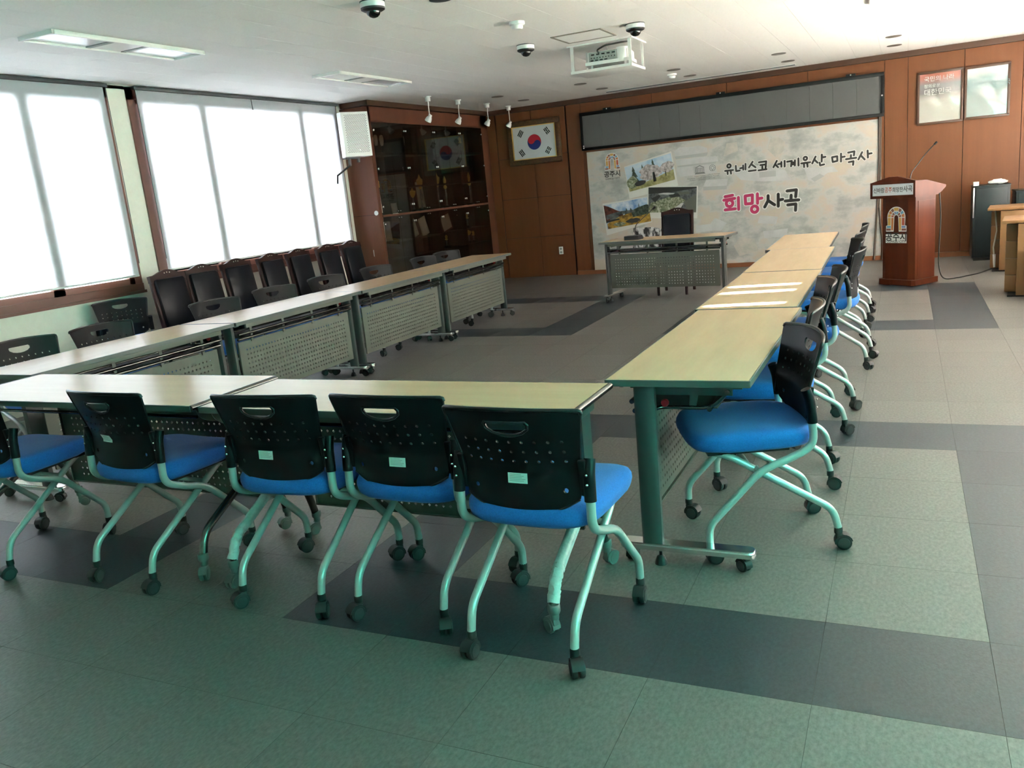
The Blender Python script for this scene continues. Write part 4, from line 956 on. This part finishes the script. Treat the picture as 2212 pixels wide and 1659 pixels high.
# city emblem: an arch of coloured blocks
EC = [mat('emblem_%s' % n, c, .5) for n, c in (('orange', (.50, .16, .04)), ('amber', (.56, .32, .07)), ('brown', (.20, .075, .05)), ('blue', (.12, .30, .46)), ('red', (.42, .085, .04)), ('indigo', (.16, .24, .46)))]
def emblem(parent, cx, z0, s, y, ink):
    """arch symbol; z0 is its foot line, s its overall width"""
    def ring(r0, r1, a0, a1, n=5):
        return [(cx + r0 * math.cos(a0 + (a1 - a0) * k / n), zc + r0 * math.sin(a0 + (a1 - a0) * k / n)) for k in range(n + 1)] + [(cx + r1 * math.cos(a1 + (a0 - a1) * k / n), zc + r1 * math.sin(a1 + (a0 - a1) * k / n)) for k in range(n + 1)]
    zc = z0 + .58 * s; g = .05
    plate = [(cx - .52 * s, z0 - .03 * s), (cx - .52 * s, z0 + .22 * s), (cx - .44 * s, z0 + .24 * s)] + [(cx + .46 * s * math.cos(PI - PI * k / 16), zc + .46 * s * math.sin(PI - PI * k / 16)) for k in range(17)] + [(cx + .44 * s, z0 + .24 * s), (cx + .52 * s, z0 + .22 * s), (cx + .52 * s, z0 - .03 * s), (cx + .13 * s, z0 - .03 * s)] + [(cx + .10 * s * math.cos(PI * k / 8), zc + .10 * s * math.sin(PI * k / 8)) for k in range(9)] + [(cx - .13 * s, z0 - .03 * s)]
    e = flat('city_emblem', [plate], LW, y, parent)
    def put(polys, c): flat('emblem_block', polys, EC[c], y - .0006, e)
    A0 = [0, .42, .80, 1.22, 1.92, 2.34, 2.72, PI]
    for k, c in enumerate((0, 3, 2, 1, 2, 0, 1)): put([ring(.285 * s, .42 * s, A0[k] + .03, A0[k + 1] - .03)], c)
    for k, c in enumerate((2, 2, 3, 5, 2, 4)): put([ring(.13 * s, .25 * s, PI * k / 6 + .05, PI * (k + 1) / 6 - .05, 3)], c)
    for sx in (-1, 1):
        def bx(x0, x1, za, zb): return [(cx + sx * x0 * s, z0 + za * s), (cx + sx * x1 * s, z0 + za * s), (cx + sx * x1 * s, z0 + zb * s), (cx + sx * x0 * s, z0 + zb * s)]
        put([bx(.285, .42, .24, .56)], 4 if sx > 0 else 1); put([[(cx + sx * .13 * s, z0 + .56 * s), (cx + sx * .25 * s, z0 + .56 * s), (cx + sx * .25 * s, z0 + .02 * s), (cx + sx * .15 * s, z0 + .02 * s)]], 0 if sx < 0 else 1)
        put([bx(.275, .47, .125, .215)], 3 if sx < 0 else 5); put([bx(.275, .50, .01, .10)], 2)
    return e
emblem(ban, -3.872, 1.602, .235, -.0062, LB)
text('lettering', '공주시', .098, LB, ban, (-3.880, -.0064, 1.497), .0022)
text('lettering', 'GONGJU CITY', .036, LB, ban, (-3.880, -.0064, 1.452), .0004)
# heritage emblems
HG = mat('emblem_grey', (.16, .16, .155), .6)
un = [[(-2.61, 1.404), (-2.45, 1.404), (-2.468, 1.428), (-2.592, 1.428)], [(-2.600, 1.497), (-2.530, 1.530), (-2.462, 1.497), (-2.475, 1.492), (-2.530, 1.517), (-2.588, 1.492)], [(-2.600, 1.497), (-2.588, 1.484), (-2.474, 1.484), (-2.462, 1.497), (-2.475, 1.490), (-2.588, 1.490)]]
for k in range(6): x = -2.588 + .0232 * k; un.append([(x - .005, 1.430), (x + .005, 1.430), (x + .005, 1.482), (x - .005, 1.482)])
for k in range(24):
    a0, a1 = 2 * PI * k / 24, 2 * PI * (k + 1) / 24
    if k in (17, 18): continue
    un.append([(-2.344 + q * math.cos(a), 1.474 + q * math.sin(a)) for q, a in ((.040, a0), (.047, a0), (.047, a1), (.040, a1))])
un += [capsule((-2.344, 1.502), (-2.372, 1.474), .003), capsule((-2.344, 1.502), (-2.316, 1.474), .003), capsule((-2.372, 1.474), (-2.346, 1.446), .003), capsule((-2.316, 1.474), (-2.342, 1.446), .003), capsule((-2.346, 1.446), (-2.348, 1.430), .003), capsule((-2.342, 1.446), (-2.340, 1.430), .003)]
flat('heritage_emblems', un, HG, -.0062)
for k, s in enumerate(('United Nations', 'Educational, Scientific and', 'Cultural Organization')): text('lettering', s, .026, HG, ban, (-2.452, -.0064, 1.366 - .026 * k), 0, 'RIGHT')
for k, s in enumerate(('World Heritage', 'in the Republic', 'of Korea')): text('lettering', s, .026, HG, ban, (-2.406, -.0064, 1.376 - .026 * k), 0, 'LEFT')

# posters on the right
def poster(x0, x1, z0, z1, label, m, lines):
    p = thing('poster_frame', label, 'poster', ((x0 + x1) / 2, YB - .012, (z0 + z1) / 2))
    w, h = x1 - x0, z1 - z0
    for (c, d) in (((0, -.01, h / 2), (w + .06, .03, .03)), ((0, -.01, -h / 2), (w + .06, .03, .03)), ((-w / 2 - .015, -.01, 0), (.03, .03, h)), ((w / 2 + .015, -.01, 0), (.03, .03, h))): part_box('frame_rail', c, d, WALLTRIM, p, .003)
    mb = MB(); n = 14; V = {}
    rr = random.Random(len(label))
    for i in range(n + 1):
        for j in range(n + 1):
            u, v = i / n, j / n
            d = .010 * math.sin(u * 5.2 + v * 2.0 + len(label)) * math.sin(PI * u) * math.sin(PI * v) + .006 * math.sin(v * 9 + u * 4) * math.sin(PI * u)
            V[i, j] = mb.bm.verts.new((-w / 2 + w * u, -.012 - abs(d), -h / 2 + h * v))
    for i in range(n):
        for j in range(n): mb._f((V[i, j], V[i + 1, j], V[i + 1, j + 1], V[i, j + 1]))
    s = mb.done('glossy_sheet', m, p, 180)
    for (t, sz, x, z, mm) in lines: text('lettering', t, sz, mm, s, (x, -.0295, z), .0, 'LEFT')
def poster_mat(name, top, mid, bot):
    m = ramp3(name, [(.0, bot), (.45, bot), (.60, mid), (.75, mid), (.9, top)], 1, 2, .10)
    N = m.node_tree.nodes; L = m.node_tree.links
    tc = [n for n in N if n.type == 'TEX_COORD'][0]; sp_ = N.new('ShaderNodeSeparateXYZ'); L.new(tc.outputs['Generated'], sp_.inputs[0])
    r = [n for n in N if n.type == 'VALTORGB'][0]; L.new(sp_.outputs['Z'], r.inputs[0])
    b = N['Principled BSDF']; b.inputs['Specular IOR Level'].default_value = .8; b.inputs['Coat Weight'].default_value = .6
    return m
LT = mat('poster_white_ink', (.55, .54, .52), .5); LT2 = mat('poster_teal_ink', (.16, .24, .25), .5)
poster(.385, .862, 1.765, 2.400, 'left glossy poster with white script on the wall above the lectern', poster_mat('poster_print_red', (.33, .09, .06), (.16, .15, .15), (.42, .40, .36)), [('국민의 나라', .072, -.19, .21, LT), ('정의로운', .052, -.19, .13, LT), ('대한민국', .088, -.19, .04, LT)])
poster(.932, 1.385, 1.772, 2.392, 'right glossy teal poster at the top right of the rear wall', poster_mat('poster_print_teal', (.46, .47, .45), (.20, .27, .27), (.30, .33, .32)), [('대한민국', .075, -.02, .06, LT2), ('새로운', .06, -.20, .08, LT2)])

so_ = thing('wall_socket', 'white double power outlet low on the brown wall', 'outlet', (-4.836, YB, .408))
part_box('cover_plate', (0, -.006, 0), (.072, .012, .122), WHITE, so_, .004)
for z in (-.028, .028):
    k = MB(); k.lathe([(.019, -.0125), (.019, -.014), (.010, -.0142)], (0, 0, z), 14, 'y'); ko = k.done('outlet', GREYIO, so_, 40)
    k = MB()
    for dx in (-.007, .007): k.lathe([(.0035, -.0143), (.0030, -.0150)], (dx, 0, z), 8, 'y')
    k.done('pin_hole', BLACK, ko)
cbl = MB(); cbl.tube([(-.098, YB - .03, 1.93), (-.100, YB - .028, 1.4), (-.112, YB - .03, .9), (-.135, YB - .03, .45), (-.155, YB - .035, .07), (-.160, YB - .06, .012)], .013, 8); cbl.tube([(-.080, YB - .03, 1.93), (-.085, YB - .028, 1.2), (-.100, YB - .03, .75), (-.070, YB - .035, .40), (-.045, YB - .04, .2), (-.060, YB - .06, .012)], .012, 8)
tag(cbl.done('wall_cable', CORDB, None, 60), 'pair of brown cables hanging at the right edge of the banner', 'cable')

# ------------------------------------------------------------------ ceiling things
def dome(x, y, label, s=1.0, tilt=0):
    d = thing('dome_camera', label, 'camera', (x, y, ZC), 0, 'dome cameras')
    MB().lathe([(.083 * s, 0), (.083 * s, -.006), (.078 * s, -.008)], (0, 0, 0), 28).done('mount_ring', RAIL, d, 40)
    MB().lathe([(.080 * s, -.007), (.081 * s, -.034 * s), (.078 * s, -.040 * s)], (0, 0, 0), 28).done('housing', WHITE, d, 40)
    MB().lathe([(.080 * s, -.040 * s), (.078 * s, -.052 * s), (.060 * s, -.062 * s), (.048 * s, -.064 * s)], (0, 0, 0), 28).done('dark_ring', BLACK, d, 40)
    MB().lathe([(.048 * s, -.060 * s), (.047 * s, -.070 * s), (.040 * s, -.084 * s), (.026 * s, -.096 * s), (.010 * s, -.101 * s), (.001, -.102 * s)], (0, 0, 0), 24).done('dome', DARKGLASS, d, 60)
dome(-2.945, 2.90, 'black and white dome camera nearest the viewer, at the top edge', 1.0)
dome(-2.943, 5.40, 'dome camera on the ceiling left of the projector cage', 1.0)
dome(-1.885, 5.33, 'dome camera on the ceiling just above the projector cage', 1.0)
def smoke(x, y, label):
    d = thing('smoke_detector', label, 'smoke detector', (x, y, ZC), 0, 'smoke detectors')
    MB().lathe([(.062, 0), (.062, -.020), (.054, -.026)], (0, 0, 0), 24).done('base', WHITE, d, 40)
    MB().lathe([(.046, -.026), (.046, -.044), (.038, -.056), (.010, -.058)], (0, 0, 0), 24).done('sensor_head', WHITE, d, 40)
smoke(-2.562, 4.36, 'white smoke detector before the access hatch'); smoke(-2.554, 9.31, 'small white smoke detector among the ceiling speakers near the banner')
tag(MB().lathe([(.075, 0), (.075, -.006), (.06, -.008)], (-2.60, 3.20, ZC), 24).done('ceiling_grille', RAIL, None, 40), 'dark round grille at the top edge of the view', 'vent')
hat = thing('access_hatch', 'square ceiling access hatch beside the projector cage', 'hatch', (-2.40, 5.475, ZC))
for (c, d) in (((0, .22, -.003), (.47, .022, .008)), ((0, -.22, -.003), (.47, .022, .008)), ((.225, 0, -.003), (.022, .42, .008)), ((-.225, 0, -.003), (.022, .42, .008))): part_box('hatch_frame', c, d, mat('hatch_trim', (.26, .24, .19), .6), hat)
part_box('hatch_lid', (0, 0, -.002), (.425, .415, .006), CEIL, hat)
def lamp(x, y, L, label):
    l = thing('ceiling_light', label, 'ceiling light', (x, y, ZC), 0, 'recessed ceiling lights'); w = .33
    for (c, d) in (((0, L / 2, -.014), (w, .022, .028)), ((0, -L / 2, -.014), (w, .022, .028)), ((w / 2 - .011, 0, -.014), (.022, L, .028)), ((-w / 2 + .011, 0, -.014), (.022, L, .028))): part_box('frame_rail', c, d, WHITE_M, l, .002)
    for k, (a, b) in enumerate(((-.5, -.13), (-.10, .10), (.13, .5))): part_box('diffuser' if k != 1 else 'ballast_cover', (0, (a + b) / 2 * L, -.010 if k != 1 else -.012), (w - .05, (b - a) * L - .02, .006), DIFFUSER if k != 1 else WHITE_M, l)
    for s in (-1, 1): part_box('reflector_rib', (0, s * .115 * L, -.012), (w - .05, .03 * L, .012), GREYIO, l)
lamp(-4.90, 2.57, 1.31, 'long recessed ceiling light nearest the viewer on the left'); lamp(-4.90, 5.67, 1.33, 'recessed ceiling light over the left tables, nearer the glass cabinet')
lamp(.09, 5.69, 1.33, 'recessed ceiling light at the top right edge of the view')
for i, x in enumerate((-4.90, -3.68, -2.43, -1.16, .087)):
    for y, rn in ((8.90, 'nearer'), (9.80, 'farther')):
        d = thing('downlight', '%s dark round downlight of the %s pair counted from the cabinet' % (rn, ('first', 'second', 'third', 'fourth', 'fifth')[i]), 'downlight', (x, y, ZC), 0, 'round downlights near the rear wall')
        MB().lathe([(.085, 0), (.086, -.003), (.080, -.006), (.066, -.006)], (0, 0, 0), 24).done('trim_ring', mat('downlight_trim', (.22, .20, .17), .4, .6), d, 40)
        MB().lathe([(.066, -.004), (.03, -.003), (.001, -.003)], (0, 0, 0), 24).done('lens', mat('downlight_lens', (.10, .09, .08), .25), d, 40)
sl_ = thing('projection_screen_slot', 'thin white projection screen slot in the ceiling above the message board', 'screen', (-2.44, 10.27, ZC))
part_box('slot_body', (0, 0, -.010), (2.66, .055, .020), WHITE_M, sl_, .003); part_box('slot_gap', (0, -.030, -.014), (2.64, .008, .010), RAIL, sl_)
for i, y in enumerate((7.776, 8.602, 9.513, 10.276)):
    s = thing('spotlight', 'white ceiling spotlight on a rod, %s from the viewer before the glass cabinet' % ('first', 'second', 'third', 'fourth')[i], 'spotlight', (-5.37, y, ZC), 0, 'spotlights before the cabinet')
    MB().lathe([(.048, 0), (.048, -.010), (.034, -.014), (.034, -.060), (.026, -.066)], (0, 0, 0), 20).done('ceiling_rose', WHITE, s, 40)
    MB().tube([(0, 0, -.06), (0, 0, -.225)], .0065, 8).done('rod', WHITE, s, 60)
    q = Matrix.Translation((0, 0, -.245)) @ Matrix.Rotation(math.radians(28), 4, 'Y')
    h = MB(); h.lathe([(.012, .03), (.022, .026), (.024, .0), (.034, -.012), (.042, -.040), (.044, -.062), (.036, -.058), (.010, -.040)], (0, 0, 0), 18); h.bm.transform(Matrix.Translation((.0, 0, -.252)) @ Matrix.Rotation(math.radians(35), 4, 'Y')); h.done('lamp_head', WHITE, s, 40)
    MB().box((0, 0, -.232), (.018, .026, .032), None, .004).done('swivel', WHITE, s, 40)

cg = thing('projector_cage', 'white ceiling cage that carries the projector', 'bracket', (-2.40, 6.13, ZC))
part_box('top_plate', (0, 0, -.006), (.64, .50, .012), WHITE_M, cg); part_box('bottom_plate', (0, 0, -.250), (.60, .47, .012), WHITE_M, cg, .002)
lip = MB()
for (c, d) in (((0, .235, -.243), (.60, .006, .022)), ((0, -.235, -.243), (.60, .006, .022)), ((.30, 0, -.243), (.006, .47, .022)), ((-.30, 0, -.243), (.006, .47, .022))): lip.box(c, d)
lip.done('plate_lip', WHITE_M, cg)
for sx in (-1, 1):
    for sy in (-1, 1):
        p = part_box('post', (sx * .285, sy * .215, -.128), (.030 if sy < 0 else .018, .012, .24), WHITE_M, cg)
        m = MB()
        for z in (-.06, -.075, -.10, -.13, -.145): m.box((0, -.0065, z + .10), (.005, .001, .008))
        m.done('height_scale', BLACK, p)
pj = thing('projector', 'white projector with its connector panel toward the viewer, in the ceiling cage', 'projector', (-2.36, 6.10, ZC - .243), .10)
MB().box((0, .01, .115), (.40, .32, .105), None, .02).done('body', WHITE, pj, 40)
bt = MB(); bt.prism([(-.215, -.165), (.215, -.165), (.225, -.10), (.225, .13), (.16, .185), (-.16, .185), (-.225, .13), (-.225, -.10)], .045, .075, 'z'); bt.done('lower_shell', WHITE, pj, 30)
io = MB(); io.box((-.03, -.152, .118), (.30, .006, .085)); ioo = io.done('connector_panel', GREYIO, pj)
sk = MB(); rr = random.Random(3)
for k in range(9): sk.lathe([(.006, -.1555), (.005, -.160)], (-.155 + .028 * k, 0, .108), 8, 'y')
for k in range(5): sk.box((-.14 + .05 * k, -.157, .138), (.030, .006, .012))
for k in range(4): sk.box((-.15 + .045 * k, -.157, .086), (.028, .006, .010))
sk.done('sockets', BLACK, ioo)
MB().lathe([(.062, .055), (.064, .065), (.064, .165), (.055, .178)], (.135, -.105, 0), 24).done('lamp_cover', WHITE, pj, 40)
MB().lathe([(.045, .15), (.048, .20), (.040, .205)], (-.07, 0, .12), 20, 'y').done('lens', DARKGLASS, pj, 40)
ft = MB()
for x, y in ((-.16, -.12), (.16, -.12), (0, .14)): ft.cyl((x, y, 0.0), (x, y, .05), .012, 10)
ft.done('foot', WHITE, pj, 40)
tag(MB().tube(arc_path([(-2.42, 5.948, ZC - .10), (-2.44, 5.92, ZC - .07), (-2.36, 5.94, ZC - .035), (-2.22, 6.02, ZC - .02), (-2.16, 6.06, ZC - .013)], .03, 4), .008, 8).done('projector_cable', CORDM, None, 60), 'black cable from the projector up to the ceiling plate', 'cable')

# ------------------------------------------------------------------ head table microphone
mc = thing('desk_microphone', 'black gooseneck microphone unit on the head table', 'microphone', (-2.68, 7.56, .728), math.radians(-6.6))
b = MB(); b.prism([(-.075, 0), (.075, 0), (.075, .020), (.045, .048), (-.075, .048)][::1], -.09, .09, 'x'); b.bm.transform(Matrix.Rotation(0, 4, 'Z')); b.done('base_unit', BLACK, mc)
g = arc_path([(.0, .05, .045), (.0, .05, .16), (.17, .06, .285), (.235, .06, .335)], .09, 6)
MB().tube(g, .0045, 8).done('gooseneck', BLACK, mc, 60)
MB().tube([g[-1], g[-1] + Vector((.035, 0, .026))], .013, 10).done('capsule', BLACK, mc, 60)

# ------------------------------------------------------------------ lectern
lec = thing('lectern', 'reddish wood lectern with the city emblem at the right of the banner', 'lectern', (.2534, 8.149, 0), math.radians(-38.1))
D0 = -.20
def hexp(x, y0, y1, ch): return [(-x + ch, y0), (x - ch, y0), (x, y0 + ch), (x, y1), (-x, y1), (-x, y0 + ch)]
MB().prism(hexp(.2325, D0, .20, .03), .012, .072, 'z').done('plinth', LECT, lec)
fp = MB()
for x in (-.15, .15):
    for y in (-.13, .15): fp.box((x, y, .007), (.08, .06, .014))
fp.done('foot_pad', BLACK, lec)
body = MB().prism([(-.150, D0 + .03), (.135, D0 + .03), (.205, D0 + .055), (.205, .175), (-.205, .175), (-.205, D0 + .055)], .072, .960, 'z').done('body', LECT, lec)
rp = MB(); rp.box((.2065, .03, .51), (.004, .27, .80)); rp.done('side_panel', LECT, lec)
hd = MB(); hd.prism([(D0 - .03, .958), (.12, .958), (.18, .985), (.25, 1.03), (.25, 1.05), (-.06, 1.125), (D0 - .03, 1.128)], -.295, .27, 'x'); hd.done('head_box', LECT, lec)
ga = MB(); ga.prism([(-.295, 1.128), (.27, 1.128), (.04, 1.182), (-.06, 1.182)], D0 - .03, D0 + .0, 'y'); ga.done('gable', LECT, lec)
bd = MB()
for (c, d) in (((-.0125, D0 - .033, 1.118), (.565, .012, .022)), ((-.0125, D0 - .033, .970), (.565, .012, .026)), ((-.283, D0 - .033, 1.044), (.024, .012, .13)), ((.258, D0 - .033, 1.044), (.024, .012, .13))): bd.box(c, d)
bd.done('sign_border', LECT, lec)
SGN = mat('sign_plate', (.62, .65, .68), .4)
sg = part_box('sign_plate', (-.0125, D0 - .032, 1.046), (.51, .006, .118), SGN, lec)
for s_, x, m_, z_ in (('신바람', -.172, LB, .060), ('공주', -.052, EC[4], .062), ('희망찬', .066, LB, .058), ('사곡', .190, LB, .070)):
    text('lettering', s_, z_, m_, sg, (x - .0125, D0 - .0357, 1.024), .0006, squash=.86)
emblem(lec, -.012, .602, .250, D0 + .0285, LB)
wpl = flat('emblem_ground', [[(-.145, .565), (.120, .565), (.120, .47), (-.145, .47)]], LW, D0 + .0288, lec)
text('lettering', '공주시', .100, LB, lec, (-.012, D0 + .0284, .502), .0024)
text('lettering', 'GONGJU CITY', .038, LB, lec, (-.012, D0 + .0284, .474), .0003)
m_ = MB(); gp = arc_path([(.12, -.12, 1.115), (.12, -.12, 1.20), (.20, .02, 1.40), (.26, .06, 1.475)], .06, 5); m_.tube(gp, .005, 8); mo = m_.done('gooseneck', BLACK, lec, 60)
MB().tube([gp[-1], gp[-1] + Vector((.022, .015, .026))], .011, 10).done('microphone_head', BLACK, lec, 60)
E2 = arc_path([(.56, 8.34, 1.02), (.585, 8.38, .70), (.565, 8.36, .20), (.60, 8.30, .010), (.75, 8.42, .008), (1.0, 8.75, .008), (1.18, 9.20, .008)], .12, 6)
tag(MB().tube(E2, .007, 8).done('floor_cable', CORDM, None, 60), 'black cable dropping from the lectern and running along the floor', 'cable')

# ------------------------------------------------------------------ furniture at the right edge
def desk(loc, rz, label):
    d = thing('wooden_desk', label, 'desk', loc, rz, 'light wood desks at the right')
    part_box('desktop', (.42, .24, .706), (.90, .60, .028), DESKW, d, .003)
    for k in range(4): part_box('drawer_front', (.052, .215, .092 + .162 * k + .006), (.104, .03, .158), DESKW, d, .003)
    part_box('pedestal', (.30, .40, .350), (.58, .34, .676), DESKW, d); part_box('end_panel', (.43, .075, .352), (.66, .24, .664), DESKW, d, .003); part_box('kick_base', (.36, .25, .006), (.66, .50, .013), BLACK, d)
    return d
desk((1.078, 7.00, 0), -.12, 'light wood desk at the right edge, the nearer of the two'); 
d2 = desk((1.105, 8.90, 0), -.12, 'light wood desk at the right edge, behind the nearer one')
pc = MB(); pc.tube([(1.165, 9.075, .68), (1.185, 9.06, .45), (1.155, 9.055, .26), (1.165, 9.05, .16)], .008, 8); pl_ = pc.done('hanging_plug', mat('cord_beige', (.45, .42, .34), .5), None, 60)
tag(pl_, 'beige cord and plug hanging down the farther wooden desk', 'cord')
MB().tube([(1.165, 9.05, .18), (1.168, 9.05, .10), (1.172, 9.05, .03)], .017, 10, True, .011).done('plug_body', WHITE, pl_, 50)
def rack(x, y, w, d, h, label, strip):
    r = thing('equipment_cabinet', label, 'cabinet', (x, y, 0), 0, 'dark cabinets in the right rear corner')
    part_box('carcass', (w / 2, d / 2, h / 2 + .02), (w, d, h - .04), TEAL, r, .006); part_box('plinth', (w / 2, d / 2, .012), (w - .04, d - .04, .024), BLACK, r)
    part_box('door_panel', (w / 2, -.006, h / 2 + .02), (w - .05, .014, h - .10), TEAL, r, .004); part_box('top_cover', (w / 2, d / 2, h - .008), (w + .01, d + .01, .018), TEAL, r, .003)
    MB().box((w - .05, -.018, h * .55), (.012, .012, .10), None, .003).done('door_handle', SILV, r, 40)
    if strip: part_box('edge_strip', (.004, -.002, h * .78), (.016, .016, h * .40), SILV, r, .002)
rack(1.00, 10.02, .40, .42, .93, 'dark cabinet in the right rear corner with white things on top', True)
rack(1.46, 10.00, .45, .44, .84, 'lower dark cabinet at the extreme right of the rear corner', False)
bx = thing('paper_box', 'small white box on the dark cabinet corner', 'box', (1.03, 10.10, .932)); part_box('carton', (0, 0, .022), (.06, .10, .044), WHITE, bx, .003); part_box('lid', (0, 0, .046), (.063, .103, .006), PAPER, bx)
pb = thing('paper_bundle', 'crumpled white plastic bundle on the dark cabinet', 'bundle', (1.27, 10.14, .932), .2)
cr = MB(); bmesh.ops.create_icosphere(cr.bm, subdivisions=3, radius=1); rr = random.Random(5)
for v in cr.bm.verts: v.co = Vector((v.co.x * .11 + rr.uniform(-.01, .01), v.co.y * .08 + rr.uniform(-.008, .008), max(0, .028 + v.co.z * .03 + rr.uniform(-.006, .006))))
cr.done('wrap', FILM, pb, 20); MB().tube([(-.05, 0, .055), (.05, .02, .058)], .006, 8).done('tie', WHITE, pb, 50)
kx = thing('black_case', 'black case standing before the nearer wooden desk at the right edge', 'case', (1.225, 6.78, 0), -.12)
part_box('case_body', (.25, .06, .235), (.50, .12, .43), BLACK, kx, .01); part_box('case_lid', (.25, .06, .452), (.505, .125, .02), BLACK, kx, .005); MB().tube(arc_path([(.18, .06, .46), (.18, .06, .49), (.32, .06, .49), (.32, .06, .46)], .02, 3), .008, 8).done('handle', RUBBER, kx, 60)
for x in (.04, .46): MB().cyl((x, .06, 0), (x, .06, .022), .018, 12).done('foot', RUBBER, kx, 40)
